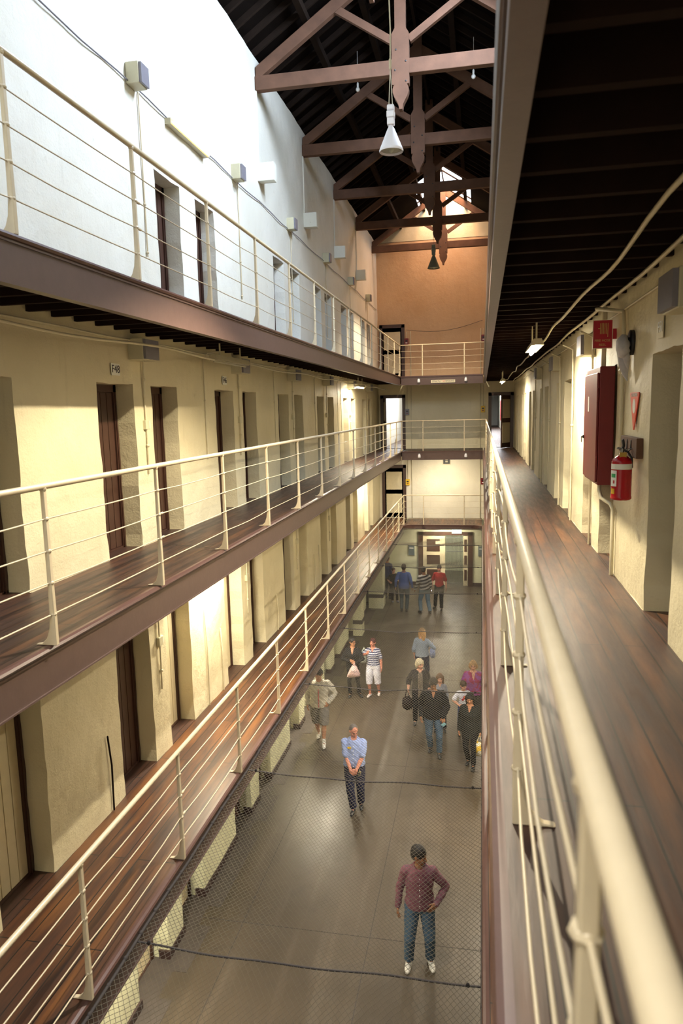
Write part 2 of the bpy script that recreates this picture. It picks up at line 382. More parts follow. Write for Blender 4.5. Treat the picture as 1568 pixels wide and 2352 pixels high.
for i, (a, b) in enumerate([o for o in OP if o[1] > 4.5]):
    dn += 1; cell_door(dn, a, b, F[2], HT[2], 1, 'recessed cell door on the right wall of the walkway, %s from the near end' % ORD[i], dn)
# end-wall doors: brown frames with cream panels
def panel_door(x0, x1, z0, h, label, leaf=True, openr=0):
    global dn; dn += 1
    root = empty('door_%d' % dn, ((x0+x1)/2, YE, z0)); w = (x1-x0)/2
    bm = bmesh.new(); box(bm, -w-0.02, -w+0.11, -0.05, 0.12, 0, h); box(bm, w-0.11, w+0.02, -0.05, 0.12, 0, h); box(bm, -w-0.02, w+0.02, -0.05, 0.12, h-0.12, h+0.02)
    obj('door_frame', bm, M['brown'], root)
    if leaf:
        g = root
        bm = bmesh.new(); lw = w-0.11
        box(bm, -lw, lw, 0.0, 0.05, 0.02, h-0.12); lf = obj('door_leaf', bm, M['brown'], g)
        bm = bmesh.new()
        for p, q in ((0.22, h*0.46), (h*0.54, h-0.28)): box(bm, -lw+0.05, lw-0.05, -0.012, 0.002, p, q)
        obj('door_panel', bm, M['leaf'], lf)
        if openr:
            lf.location = (lw if openr > 0 else -lw, 0.0, 0); lf.rotation_euler = (0, 0, math.radians(openr))
            for v in lf.data.vertices: v.co.x -= lw if openr > 0 else -lw
            for ch in [c for c in COL.objects if c.parent == lf]:
                for v in ch.data.vertices: v.co.x -= lw if openr > 0 else -lw
    tag(root, label, 'door', kind='structure'); return root
panel_door(-4.22, -3.20, F[3], 2.2, 'brown and cream panelled door at the left of the end wall, top gallery')
panel_door(-4.22, -3.20, F[2], 2.26, 'open doorway with brown frame at the left of the end wall, second gallery', True, -78)
panel_door(0.28, 1.26, F[2], 2.26, 'open doorway at the far end of the right-hand walkway', True, 62)
panel_door(-4.20, -3.20, F[1], 2.28, 'brown and cream panelled door at the left of the end wall, first gallery')
# ground floor double doors
dn += 1; gd = empty('door_%d' % dn, (-1.52, YE, 0)); w, h = 1.16, 2.36
bm = bmesh.new(); box(bm, -w, -w+0.20, -0.06, 0.14, 0, h); box(bm, w-0.20, w, -0.06, 0.14, 0, h); box(bm, -w, w, -0.06, 0.14, h-0.12, h+0.02)
obj('door_frame', bm, M['brown'], gd)
bm = B(-w+0.2, -0.02, 0.02, 0.07, 0.02, h-0.12); lf = obj('door_leaf', bm, M['leaf'], gd)
bm = bmesh.new()
for a, b in ((0.25, 0.72), (0.95, 1.35), (1.52, 2.05)): box(bm, -w+0.36, -0.24, 0.005, 0.022, a, b)
obj('door_panel', bm, M['brown'], lf)
bm = B(-0.42, -0.20, -0.004, 0.008, 1.84, 1.98); obj('notice', bm, M['paper'], lf)
bm = bmesh.new(); 
for k in range(13):
    x = 0.04+k*0.055; tube(bm, [(x, 0.06, 0.05), (x, 0.06, h-0.14)], 0.009, 6)
for z in (0.1, 0.9, 1.5, 2.1): box(bm, 0.02, 0.74, 0.05, 0.07, z, z+0.03)
obj('grille', bm, M['steel'], gd)
bm = B(0.76, 0.94, 0.0, 0.05, 0.02, h-0.12); l2 = obj('door_leaf', bm, M['leaf'], gd)
bm = bmesh.new()
for a, b in ((0.25, 0.72), (0.95, 1.35), (1.52, 2.05)): box(bm, 0.80, 0.91, -0.012, 0.004, a, b)
obj('door_panel', bm, M['brown'], l2)
tag(gd, 'wide brown-framed doors with barred gate at the far end of the ground floor', 'door', kind='structure')
# rooms seen through the two open doorways of the second gallery
for q, (a, b) in enumerate(((-4.35, -3.05), (0.15, 1.40))):
    bm = bmesh.new(); z = F[2]
    box(bm, a-0.1, a, YE+0.4, YE+36, z, z+2.9); box(bm, b, b+0.1, YE+0.4, YE+36, z, z+2.9); box(bm, a, b, YE+36, YE+36.1, z, z+2.9); box(bm, a, b, YE+0.4, YE+36, z+2.8, z+2.9)
    tag(obj('wall_passage_%s' % ('left', 'right')[q], bm, M['white']), 'white passage walls beyond the %s doorway of the second gallery' % ('left', 'right')[q], 'wall', kind='structure')
    bm = B(a, b, YE, YE+36, z-0.06, z)
    tag(obj('floor_passage_%s' % ('left', 'right')[q], bm, M['deck']), 'boarded floor of the passage beyond the %s end doorway' % ('left', 'right')[q], 'floor', kind='structure')
    area('passage_daylight', ((a+b)/2, YE+5, z+2.7), ((a+b)/2, YE+5, z), 1.0, 5.0, 80, (0.92, 0.93, 1.0))
    area('passage_daylight', ((a+b)/2, YE+20, z+2.7), ((a+b)/2, YE+20, z), 1.0, 16.0, 200, (0.92, 0.93, 1.0))
# room behind the ground-floor gate
bm = bmesh.new(); box(bm, -3.0, 0.2, YE+3, YE+3.1, 0, 2.8); box(bm, -3.1, -3.0, YE+0.4, YE+3, 0, 2.8); box(bm, 0.2, 0.3, YE+0.4, YE+3, 0, 2.8)
tag(obj('wall_lobby', bm, M['pale']), 'dim lobby wall behind the barred gate', 'wall', kind='structure')
# ------------------------------------------------------------------ galleries
def gallery(side, lv, label):
    z = F[lv]; xe, xw = (EL, XL) if side < 0 else (ER, XR)
    if lv == 1: xe = -3.12 if side < 0 else 0.05
    s = -side                                  # direction from wall to well
    root = empty('gallery_walkway', ((xe+xw)/2, (YB+YE)/2, z)); ox, oy = root.location.x, root.location.y
    def L(b): 
        for v in b.verts: v.co -= Vector((ox, oy, z))
        return b
    bm = B(xe-s*0.03, xw, YB, YE, z-0.045, z); obj('deck', L(bm), M['deck1' if lv == 1 else 'deck'], root).location = (0, 0, 0)
    bm = bmesh.new(); prism(bm, [(xe-s*0.03, z-0.052), (xe-s*0.03, z+0.001), (xe+s*0.0, z+0.001), (xe+s*0.022, z-0.008), (xe+s*0.032, z-0.026), (xe+s*0.022, z-0.044), (xe, z-0.052)], 'y', YB, YF+0.02)
    obj('nosing', L(bm), M['nosing'], root)
    bm = bmesh.new(); d = 0.285
    box(bm, xe-s*0.012, xe, YB, YF+0.02, z-0.052-d, z-0.052); box(bm, xe-s*0.075, xe+s*0.012, YB, YF+0.02, z-0.052-d-0.014, z-0.052-d); box(bm, xe-s*0.075, xe+s*0.012, YB, YF+0.02, z-0.068, z-0.052)
    obj('edge_beam', L(bm), M['beam'], root)
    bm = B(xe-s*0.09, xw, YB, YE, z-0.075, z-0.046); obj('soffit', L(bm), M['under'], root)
    k = 0; y = YB+0.3
    first = None
    while y < YE-0.1:
        if y > (2.0 if lv < 3 else 0.0):
            if first is None:
                bm = bmesh.new(); box(bm, xe-s*0.03, xw, -0.028, 0.028, z-0.245, z-0.075)
                for v in bm.verts: v.co -= Vector((ox, 0, z))
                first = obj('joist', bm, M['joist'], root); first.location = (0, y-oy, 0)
            else:
                c = first.copy(); COL.objects.link(c); c.location = (0, y-oy, 0)
        y += 0.42
    tag(root, label, 'walkway'); return root
gallery(-1, 3, 'left-hand boarded walkway at the top, brown steel edge beam, seen from below')
gallery(-1, 2, 'left-hand boarded walkway at the camera\'s own level')
gallery(-1, 1, 'left-hand boarded walkway lowest of the three, level with the net')
gallery(1, 3, 'right-hand walkway overhead, its dark joists seen from below')
gallery(1, 2, 'right-hand walkway in the foreground with worn brown floorboards')
gallery(1, 1, 'right-hand walkway below the foreground one, only its edge showing')
for lv in (1, 2, 3):
    z = F[lv]; x0, x1 = (EL+0.035, ER-0.035) if lv > 1 else (-3.12+0.035, 0.05-0.035)
    root = empty('gallery_walkway', (XC, (YF+YE)/2, z)); off = root.location.copy()
    def L(b):
        for v in b.verts: v.co -= off
        return b
    obj('deck', L(B(x0, x1, YF+0.03, YE-0.03, z-0.045, z-0.001)), M['deck1' if lv == 1 else 'deck'], root)
    bm = bmesh.new(); box(bm, x0, x1, YF-0.02, YF+0.04, z-0.052, z)
    if lv == 1:
        for sx, cx_ in ((1, x0), (-1, x1)):
            R_ = 0.42; poly = [(cx_, YF+0.03)]+[(cx_+sx*R_-sx*R_*math.cos(a), YF-R_+R_*math.sin(a)) for a in [math.pi/2*k/8 for k in range(8, -1, -1)]]
            prism(bm, poly, 'z', z-0.18, z-0.001)
    obj('nosing', L(bm), M['nosing'], root)
    db = 0.335 if lv > 1 else 0.175
    bm = bmesh.new(); box(bm, x0, x1, YF, YF+0.012, z-db, z-0.05); box(bm, x0, x1, YF-0.015, YF+0.07, z-db-0.015, z-db); obj('edge_beam', L(bm), M['beam'], root)
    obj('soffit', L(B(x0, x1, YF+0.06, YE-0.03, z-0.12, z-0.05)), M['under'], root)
    tag(root, 'cross walkway at the far end of the hall, %s' % ('', 'lowest, with rounded corners', 'middle one', 'topmost, bearing a cream notice')[lv], 'walkway')
# ------------------------------------------------------------------ railings
def post_mesh(s):
    """s = direction in x towards the walkway"""
    bm = bmesh.new()
    prof = [(-0.020, 0.0), (-0.021, 0.20), (-0.017, 0.5), (-0.015, RH-0.02), (0.015, RH-0.02), (0.017, 0.5), (0.021, 0.24), (0.032, 0.13), (0.058, 0.055), (0.100, 0.014), (0.150, 0.008), (0.150, 0.0)]
    prism(bm, [(s*a, b) for a, b in prof], 'y', -0.020, 0.020)
    bmesh.ops.bevel(bm, geom=bm.edges[:], offset=0.005, segments=1, affect='EDGES')
    for k in range(4): ell(bm, (-s*0.002, 0, RH*(k+1)/5), (0.026, 0.027, 0.02), seg=8, ring=6)
    ell(bm, (0, 0, RH-0.015), (0.026, 0.03, 0.03), seg=8, ring=6)
    me = bpy.data.meshes.new('post'); bm.to_mesh(me); bm.free(); me.materials.append(M['rail']); return me
PM = {1: post_mesh(1), -1: post_mesh(-1)}
POSTY = [0.96+1.842*k for k in range(-2, 16) if 0.96+1.842*k < YF-0.15]
def railing(side, lv, label):
    z = F[lv]; x = (-3.14 if side < 0 else 0.15)
    if lv == 3 and side < 0: x = -3.19
    if lv == 1 and side < 0: x = -3.09
    root = empty('railing', (x, YF/2, z)); s = 1 if side > 0 else -1; oy = YF/2
    rnd = random.Random(lv*10+side)
    bm = T([(0, YB-oy+0.02, RH), (0, YF-oy, RH)], 0.0245, 12); obj('handrail', bm, M['rail'], root, True)
    for k in range(4):
        zz = RH*(k+1)/5; pts = []; ys = [YB+0.02]+POSTY+[YF]
        for a, b in zip(ys, ys[1:]):
            sag = rnd.uniform(-0.004, 0.022); sx = rnd.uniform(-0.016, 0.016); kx = rnd.uniform(0.3, 0.7)
            for t in (0, 0.04, 0.25, kx if 0.3 < kx < 0.7 else 0.5, 0.75, 0.96): pts.append((sx*math.sin(math.pi*t), a+(b-a)*t-oy, zz-sag*math.sin(math.pi*t)))
        pts.append((0, YF-oy, zz))
        bm = bmesh.new(); tube(bm, pts, 0.0062, 6)
        if k in (1, 2):
            for yy in POSTY[2::3]: tube(bm, [(0, yy+0.06-oy, zz), (0, yy+0.10-oy, zz)], 0.013, 8)
        obj('wire_rail', bm, M['rail'], root, True)
    for yy in POSTY+[YF-0.02]:
        p = link('post', PM[s], None, root); p.location = (0, yy-oy, 0)
    for yy in (POSTY[6], POSTY[-1]):
        bm = T([(0, yy-oy+0.02, 0.62), (s*0.04, yy-oy+0.12, 0.56), (s*0.10, yy-oy+0.26, 0.30), (s*0.12, yy-oy+0.32, 0.0)], 0.017, 8); obj('brace', bm, M['rail'], root, True)
    tag(root, label, 'railing'); return root
railing(-1, 3, 'cream railing of the top left walkway, against the white wall')
railing(-1, 2, 'cream railing of the left walkway at the camera\'s level')
railing(-1, 1, 'cream railing of the lowest left walkway, running diagonally to the lower left corner')
railing(1, 3, 'railing of the right-hand walkway overhead, seen edge on')
railing(1, 2, 'blurred cream railing in the foreground on the right')
railing(1, 1, 'railing of the walkway under the foreground one, seen edge on')
for lv in (1, 2, 3):
    z = F[lv]; x0, x1 = -3.14, 0.15
    if lv == 1: x0, x1 = -3.09, 0.10
    root = empty('railing', ((x0+x1)/2, YF, z)); cxm = (x0+x1)/2
    obj('handrail', T([(x0-cxm, 0, RH), (x1-cxm, 0, RH)], 0.020, 10), M['rail'], root, True)
    for k in range(4):
        zz = RH*(k+1)/5; pts = [(x0-cxm+(x1-x0)*t, 0, zz-0.02*math.sin(math.pi*t)*(k % 2)) for t in [i/10 for i in range(11)]]
        obj('wire_rail', T(pts, 0.006, 6), M['rail'], root, True)
    for xx in (-2.30, -0.68):
        p = link('post', PM[1], None, root); p.location = (xx-cxm, 0, 0); p.rotation_euler = (0, 0, math.pi/2)
    tag(root, 'cream railing of the %s cross walkway at the far end' % ('', 'lowest', 'middle', 'topmost')[lv], 'railing')
# ================================================================== ROOF
def rz_(x, up=0.0): return EAVE+0.13+up+SLOPE*(min(x, 2*XC-x)-XL)
ROOF0 = 0.6
def slope_panel(bm, xa, xb, y0, y1, th=0.03):
    za, zb = rz_(xa), rz_(xb); poly = [(xa, za), (xb, zb), (xb, zb+th), (xa, za+th)]; prism(bm, poly, 'y', y0, y1)
bm = bmesh.new()
xl0, xr0 = XL-0.75, XR+0.75
def zlin(x, side): return EAVE+0.13+SLOPE*((x-XL) if side < 0 else (XR-x))
def panel(bm, side, xa, xb, y0, y1):
    za, zb = zlin(xa, side), zlin(xb, side); prism(bm, [(xa, za), (xb, zb), (xb, zb+0.035), (xa, za+0.035)], 'y', y0, y1)
FO0, FO1 = 27.3, YE-0.05                      # glazed gap in the ridge over the far end
panel(bm, -1, xl0, XC, ROOF0, FO0); panel(bm, -1, xl0, XC-1.05, FO0, YE+0.4); panel(bm, -1, XC-1.05, XC, FO1, YE+0.4)
SK0, SK1, SX0, SX1 = 8.1, 13.2, -0.55, 1.15     # skylight in the right-hand slope
panel(bm, 1, XC, xr0, ROOF0, SK0); panel(bm, 1, XC, SX0, SK0, SK1); panel(bm, 1, SX1, xr0, SK0, SK1); panel(bm, 1, XC, xr0, SK1, FO0)
panel(bm, 1, XC+1.05, xr0, FO0, YE+0.4); panel(bm, 1, XC, XC+1.05, FO1, YE+0.4)
# eaves filling above the walls
box(bm, XL-0.75, XL-0.5, ROOF0, YE, TOP-0.3, TOP+0.05); box(bm, XR+0.5, XR+0.75, ROOF0, YE, TOP-0.3, TOP+0.05)
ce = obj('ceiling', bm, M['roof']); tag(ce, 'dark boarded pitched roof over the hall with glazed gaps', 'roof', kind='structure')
def rafter_mesh(side):
    bm = bmesh.new(); xa, xb = (XL-0.5, XC) if side < 0 else (XR+0.5, XC)
    za, zb = zlin(xa, side), zlin(xb, side)
    prism(bm, [(xa, za-0.125), (xb, zb-0.125), (xb, zb), (xa, za)], 'y', -0.028, 0.028)
    me = bpy.data.meshes.new('rafter'); bm.to_mesh(me); bm.free(); me.materials.append(M['rafter']); return me
RM = {-1: rafter_mesh(-1), 1: rafter_mesh(1)}
y = 8.2
while y < YE-0.2:
    if not (FO0 < y < FO1): 
        for sd in (-1, 1):
            if sd == 1 and SK0 < y < SK1: continue
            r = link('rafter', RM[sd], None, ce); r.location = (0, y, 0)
    y += 0.50
bm = bmesh.new()
for sd in (-1, 1):
    for t in (0.36, 0.70):
        x = (XL if sd < 0 else XR)-sd*t*(XC-XL); z = zlin(x, sd)-0.125; box(bm, x-0.06, x+0.06, ROOF0, YE, z-0.16, z-0.01)
box(bm, XC-0.03, XC+0.03, ROOF0, FO0, zlin(XC, -1)-0.28, zlin(XC, -1)-0.02)
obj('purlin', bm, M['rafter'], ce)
# glazing bars of the two roof lights
bm = bmesh.new()
for x in (SX0, (SX0+SX1)/2, SX1): box(bm, x-0.02, x+0.02, SK0, SK1, zlin(x, 1)-0.03, zlin(x, 1)+0.05)
for y in [SK0+(SK1-SK0)*k/5 for k in range(6)]: prism(bm, [(SX0, zlin(SX0, 1)-0.02), (SX1, zlin(SX1, 1)-0.02), (SX1, zlin(SX1, 1)+0.03), (SX0, zlin(SX0, 1)+0.03)], 'y', y-0.015, y+0.015)
tag(obj('window_1', bm, M['rafter']), 'roof light in the right-hand slope above the near end', 'skylight', kind='structure')
bm = bmesh.new()
box(bm, XC-0.02, XC+0.02, FO0, FO1, zlin(XC, -1)-0.05, zlin(XC, -1)+0.02)
for y in (FO0, 28.2, 29.7, FO1):
    for sd in (-1, 1):
        x = XC+sd*1.05; prism(bm, [(x, zlin(x, sd)-0.03), (XC, zlin(XC, sd)-0.03), (XC, zlin(XC, sd)+0.03), (x, zlin(x, sd)+0.03)], 'y', y-0.02, y+0.02)
tag(obj('window_2', bm, M['rafter']), 'glazed ridge gap above the gable at the far end', 'skylight', kind='structure')
# trusses
TY = [3.0, 6.73, 10.45, 14.17, 17.87, 21.6, 25.35, 29.1]
def truss():
    z0 = ZO+6.14; z1 = ZO+6.40; w = XR-XL; root = empty('roof_truss', (XC, 0, z0))
    def L(b):
        for v in b.verts: v.co -= Vector((XC, 0, z0))
        return b
    bm = B(XL, XR, 0.0, 0.15, z0, z1, bevel=0.012); obj('tie_beam', L(bm), M['timber'], root)
    ap = zlin(XC, -1)-0.14; c = XC
    half = [(0.10, ap), (0.10, ZO+6.92), (0.16, ZO+6.82), (0.16, ZO+6.02), (0.158, ZO+5.955), (0.115, ZO+5.95), (0.13, ZO+5.93), (0.150, ZO+5.88), (0.148, ZO+5.82), (0.12, ZO+5.74), (0.075, ZO+5.665), (0.042, ZO+5.60), (0.030, ZO+5.52)]
    poly = [(c+a, b) for a, b in half]+[(c-a, b) for a, b in reversed(half)]
    bm = bmesh.new(); prism(bm, poly, 'y', -0.03, 0.12); obj('king_post', L(bm), M['timber'], root)
    for sd in (-1, 1):
        def X(x): return x if sd < 0 else 2*XC-x
        bm = bmesh.new(); a = XL+0.06; zr = lambda x: z1+SLOPE*(x-XL-0.15)
        poly = [(X(XL+0.15), z1), (X(XC-0.09), zr(XC-0.09)), (X(XC-0.09), zr(XC-0.09)+0.25), (X(XL+0.02), z1+0.165), (X(XL+0.02), z1)]
        prism(bm, poly, 'y', 0.015, 0.135); obj('principal_rafter', L(bm), M['timber'], root)
        bm = bmesh.new(); p = (XC-0.155, ZO+6.74); q = (XC-1.33, ZO+6.74+0.64*1.175); n = (-0.54*0.065, -0.84*0.065)
        prism(bm, [(X(p[0]+n[0]), p[1]+n[1]), (X(p[0]-n[0]), p[1]-n[1]), (X(q[0]-n[0]), q[1]-n[1]), (X(q[0]+n[0]), q[1]+n[1])], 'y', 0.03, 0.12)
        obj('strut', L(bm), M['timber'], root)
    bm = bmesh.new()
    for dx, dz in ((0.1, 6.34), (-0.1, 6.20), (0.1, 6.0), (-0.08, 6.55)): ell(bm, (XC+dx, -0.03, ZO+dz), (0.018, 0.012, 0.018), seg=8, ring=6)
    obj('bolt', L(bm), M['black'], root)
    return root
t0 = truss()
def dup(root):
    r = root.copy(); COL.objects.link(r)
    for ch in [c for c in COL.objects if c.parent == root]:
        c = ch.copy(); COL.objects.link(c); c.parent = r
        for g in [k for k in COL.objects if k.parent == ch]:
            k = g.copy(); COL.objects.link(k); k.parent = c
    return r
tl = ['behind the frame, overhead at the near end', 'overhead, just out of the top of the photo', 'overhead beyond the near pendant lamp, out of the frame', 'nearest in view, its orange-brown tie beam catching the light', 'second in view, behind the near pendant lamp', 'third in view, almost lost in the dark', 'fourth in view, a black silhouette against the glazed ridge', 'farthest, low against the orange end wall']
for i, y in enumerate(TY):
    r = t0 if i == 0 else dup(t0)
    r.location.y = y; tag(r, 'timber king-post roof truss, '+tl[i], 'roof truss', 'king-post roof trusses')
# ------------------------------------------------------------------ pendant lamps
def pendant(x, y, z, r, label, shade, ztop=ZO+8.0):
    root = empty('pendant_lamp', (x, y, z)); h = r*2.0
    bm = bmesh.new(); pr = [(r, 0.0), (r*1.03, 0.012), (r*0.97, 0.03), (r*0.30, h*0.92), (r*0.20, h), (r*0.20, h*1.06)]
    inner = [(a*0.93, b+0.004) for a, b in reversed(pr[:-1])]
    lathe(bm, pr+[(r*0.15, h*1.06)]+inner, cap=False, seg=32); obj('lamp_shade', bm, shade, root, True)
    bm = bmesh.new(); lathe(bm, [(r*0.9, 0.02), (r*0.9, 0.026)], seg=32); ell(bm, (0, 0, 0.06), (0.035, 0.035, 0.07)); obj('lamp_glass', bm, M['lampglass'], root, True)
    bm = bmesh.new(); k = r*0.30
    box(bm, -k, k, -k, k, h*1.06, h*1.34, bevel=0.008); box(bm, -k*1.12, k*1.12, -k*1.1, k*1.1, h*1.34, h*1.62, bevel=0.01); box(bm, -k, k, -k, k, h*1.62, h*1.86, bevel=0.012)
    obj('ballast_box', bm, shade, root)
    bm = bmesh.new(); a = h*1.86; tube(bm, [(-0.018, 0, a), (0, 0, a+0.35)], 0.004, 5); tube(bm, [(0.018, 0, a), (0, 0, a+0.35)], 0.004, 5)
    pts = [(0.006*math.sin(i*1.9), 0, a+0.35+(ztop-z-a-0.35)*i/14) for i in range(15)]; tube(bm, pts, 0.007, 6); tube(bm, [(0, 0, a+0.34), (0, 0, a+0.42)], 0.014, 6)
    obj('cable', bm, M['conduit'], root)
    return tag(root, label, 'pendant lamp', 'high-bay lamps hung down the middle of the hall')
pendant(-0.93, 0.3, ZO+2.55, 0.119, 'white cone-shaped pendant lamp directly above the viewpoint, out of the frame', M['lampshade'])
pendant(-0.91, 7.6, ZO+2.57, 0.119, 'white cone-shaped pendant lamp hanging largest, near the top centre', M['lampshade'])
pendant(-1.64, 25.42, ZO+4.72, 0.208, 'small dark cone-shaped pendant lamp hanging in front of the orange end wall', M['darkshade'], ZO+6.15)
for x, y, n in ((-2.61, 16.0, 'left of'), (-0.20, 16.0, 'right of')):
    bm = bmesh.new(); ell(bm, (0, 0, 0), (0.045, 0.045, 0.045)); tube(bm, [(0, 0, 0.03), (0, 0, 0.12)], 0.02, 8); tube(bm, [(0, 0, 0.12), (0, 0.0, 0.75)], 0.005, 5)
    o = obj('round_bulb', bm, M['whitep'], None, True); o.location = (x, y, ZO+6.72); tag(o, 'small round white bulb under the dark roof, %s the hanging lamp' % n, 'bulb', 'round bulbs under the roof')
bm = bmesh.new(); ell(bm, (0, 0, 0), (0.05, 0.05, 0.05)); tube(bm, [(0, 0, 0.03), (0, 0, 0.5)], 0.008, 6)
# ================================================================== WALL FITTINGS
def jbox(x, y, z, side, label, group, w=0.42, h=0.30, d=0.20):
    root = empty('junction_box', (x, y, z)); s = -side
    obj('box_body', B(0, s*d, -w/2, w/2, -h/2, h/2, bevel=0.008), M['jbox'], root)
    obj('box_cover', B(s*(d), s*(d+0.035), -w/2+0.015, w/2-0.015, -h/2+0.01, h/2-0.01), M['jface'], root)
    return tag(root, label, 'junction box', group)
def pipe(pts, r, mat, label, cat='conduit', name='conduit_pipe', group=None, clips=()):
    bm = bmesh.new(); c = Vector(pts[0]); P = [Vector(p)-c for p in pts]; tube(bm, P, r, 8)
    for t in clips:
        p = Vector(t)-c; ell(bm, p, (r*2.0, r*2.4, r*2.0), seg=8, ring=6)
    o = obj(name, bm, mat, None, True); o.location = c; return tag(o, label, cat, group)
BY = [8.56, 12.27, 16.0, 19.7, 23.42, 27.1]
for i, y in enumerate(BY):
    jbox(XL, y, ZO+0.81, -1, 'cream junction box under the top left walkway, %s from the near end' % ORD[i], 'junction boxes at the camera\'s level', 0.40, 0.26)
    yy = y+0.13
    pipe([(XL+0.03, yy, ZO+0.70), (XL+0.02, yy, ZO+0.25), (XL+0.03, yy-0.005, ZO-0.2), (XL+0.02, yy, ZO-0.76)], 0.012, M['conduit'], 'thin cream switch conduit on the left wall at camera level, %s one' % ORD[i], group='switch conduits, second gallery', clips=[(XL+0.03, yy, ZO+0.45), (XL+0.03, yy, ZO-0.40)])
    sw = empty('wall_switch', (XL, yy, ZO-0.13)); obj('switch_box', B(0.0, 0.05, -0.06, 0.05, -0.06, 0.06, bevel=0.006), M['jbox'], sw); obj('switch_plate', B(0.0, 0.02, 0.05, 0.12, -0.05, 0.05), M['whitep'], sw)
    tag(sw, 'small switch with a pale plate on the left wall at the camera\'s level, %s one' % ORD[i], 'switch', 'wall switches, second gallery')
for i, y in enumerate((10.77, 14.65, 18.4, 21.4, 21.95)):
    pipe([(XL+0.30, y+0.02, ZO+0.95), (XL+0.10, y, ZO+0.93), (XL+0.02, y, ZO+0.82), (XL+0.02, y, ZO+0.1), (XL+0.025, y, ZO-0.72)], 0.009, M['conduit'], 'thin bare conduit curving down the left wall at camera level, %s one' % ORD[i], group='bare conduits, second gallery', clips=[(XL+0.02, y, ZO+0.2)])
ys = [YB+1+0.9*k for k in range(37)]
pipe([(XL+0.03, y, ZO+0.925+0.01*math.sin(y*2.2)) for y in ys if y < YE-0.1], 0.013, M['conduit'], 'long conduit along the top of the left wall just under the top walkway')
pipe([(XL+0.42+0.03*math.sin(y*0.9), y, ZO+0.80+0.02*math.sin(y*1.7)) for y in [YB+1+0.45*k for k in range(73)] if y < YE-0.2], 0.015, M['conduit'], 'wavy cream cable slung under the joists of the top left walkway')
pipe([(0.875+0.02*math.sin(y*1.3), y, ZO+0.955+0.02*math.sin(y*2.1)) for y in [YB+1+0.45*k for k in range(73)] if y < YE-0.2], 0.014, M['conduit'], 'long cable slung under the dark joists over the right-hand walkway')
pipe([(1.20+0.012*math.sin(y*1.1), y, ZO+0.985+0.008*math.sin(y*1.9)) for y in [YB+1+0.6*k for k in range(55)] if y < YE-0.2], 0.016, M['conduit'], 'second cable under the overhead joists, close to the right wall')
pipe([(XR-0.02, y, ZO+0.86) for y in [YB+1, 3, 6, 9, 14, 20, YE-0.2]], 0.010, M['conduit'], 'straight thin conduit along the top of the right wall')
# first gallery left wall
for i, y in enumerate((8.69, 12.4, 16.1, 19.8)):
    z = F[1]+0.0
    pipe([(XL+0.02, y, z+2.62), (XL+0.02, y, z+1.5), (XL+0.02, y-0.01, z+0.95)], 0.012, M['conduit'], 'switch conduit on the wall beside the lowest left walkway, %s one' % ORD[i], group='conduits, first gallery', clips=[(XL+0.02, y, z+1.2)])
    sw = empty('wall_switch', (XL, y, z+1.62)); obj('switch_box', B(0.0, 0.05, -0.06, 0.05, -0.06, 0.06, bevel=0.006), M['jbox'], sw); obj('switch_plate', B(0.0, 0.02, 0.05, 0.12, -0.05, 0.05), M['whitep'], sw)
    tag(sw, 'small switch on the left wall beside the lowest walkway, %s one' % ORD[i], 'switch', 'wall switches, first gallery')
for i, (y, h) in enumerate(((7.22, 0.95), (10.3, 1.6), (10.95, 1.1), (14.3, 0.8), (17.8, 0.95), (18.35, 1.1))):
    z = F[1]; pipe([(XL+0.03, y, z+0.02), (XL+0.03, y+0.02, z+h*0.6), (XL+0.025, y-0.02, z+h)], 0.011, M['rafter'] if i == 0 else M['conduit'], 'short %s pipe stub rising from the floor of the lowest left walkway, %s one' % ('rusty' if i == 0 else 'cream', ORD[i]), 'pipe', 'pipe_stub')
# top gallery left wall
for i, y in enumerate((8.88, 12.66, 16.3, 20.05, 23.8, 27.5)):
    jbox(XL, y, ZO+4.17, -1, 'grey junction box high on the white left wall beside the top walkway, %s one' % ORD[i], 'junction boxes on the top left wall', 0.24, 0.25, 0.17)
    yy = y+0.16
    pipe([(XL+0.02, yy, ZO+4.05), (XL+0.02, yy, ZO+3.0), (XL+0.02, yy, ZO+2.05)], 0.010, M['rail'], 'white conduit dropping down the white left wall by the top walkway, %s one' % ORD[i], group='drop conduits, top gallery', clips=[(XL+0.02, yy, ZO+2.7), (XL+0.02, yy, ZO+2.1)])
ptl = [(XL+0.025, y, ZO+4.07+0.02*math.sin(y*2.3)) for y in [YB+0.5+0.8*k for k in range(43)] if y < YE-0.1]
pipe(ptl, 0.009, M['jface'], 'dark conduit running the length of the white left wall above the top walkway doors')
for i, y in enumerate((14.20, 17.90, 21.63, 25.4)):
    o = obj('wall_box', B(0.0, 0.34, -0.10, 0.10, -0.17, 0.17, bevel=0.01), M['wbox']); 
    bm = bmesh.new(); box(bm, 0.0, 0.33, -0.08, 0.12, -0.17, 0.17, bevel=0.008); ell(bm, (0.17, -0.082, -0.06), (0.012, 0.008, 0.012), seg=8, ring=6)
    bpy.data.objects.remove(o)
    o = obj('wall_box', bm, M['wbox']); o.location = (XL, y, ZO+4.64)
    tag(o, 'square white box on the top left wall under a roof truss, %s one' % ORD[i], 'wall box', 'white boxes under the trusses')
    pipe([(XL+0.01, y-0.02, ZO+6.12), (XL+0.01, y-0.02, ZO+4.84)], 0.022, M['white'], 'white painted strip from a roof truss down to its white box, %s one' % ORD[i], 'strip', 'wall_strip', 'strips above the white boxes')
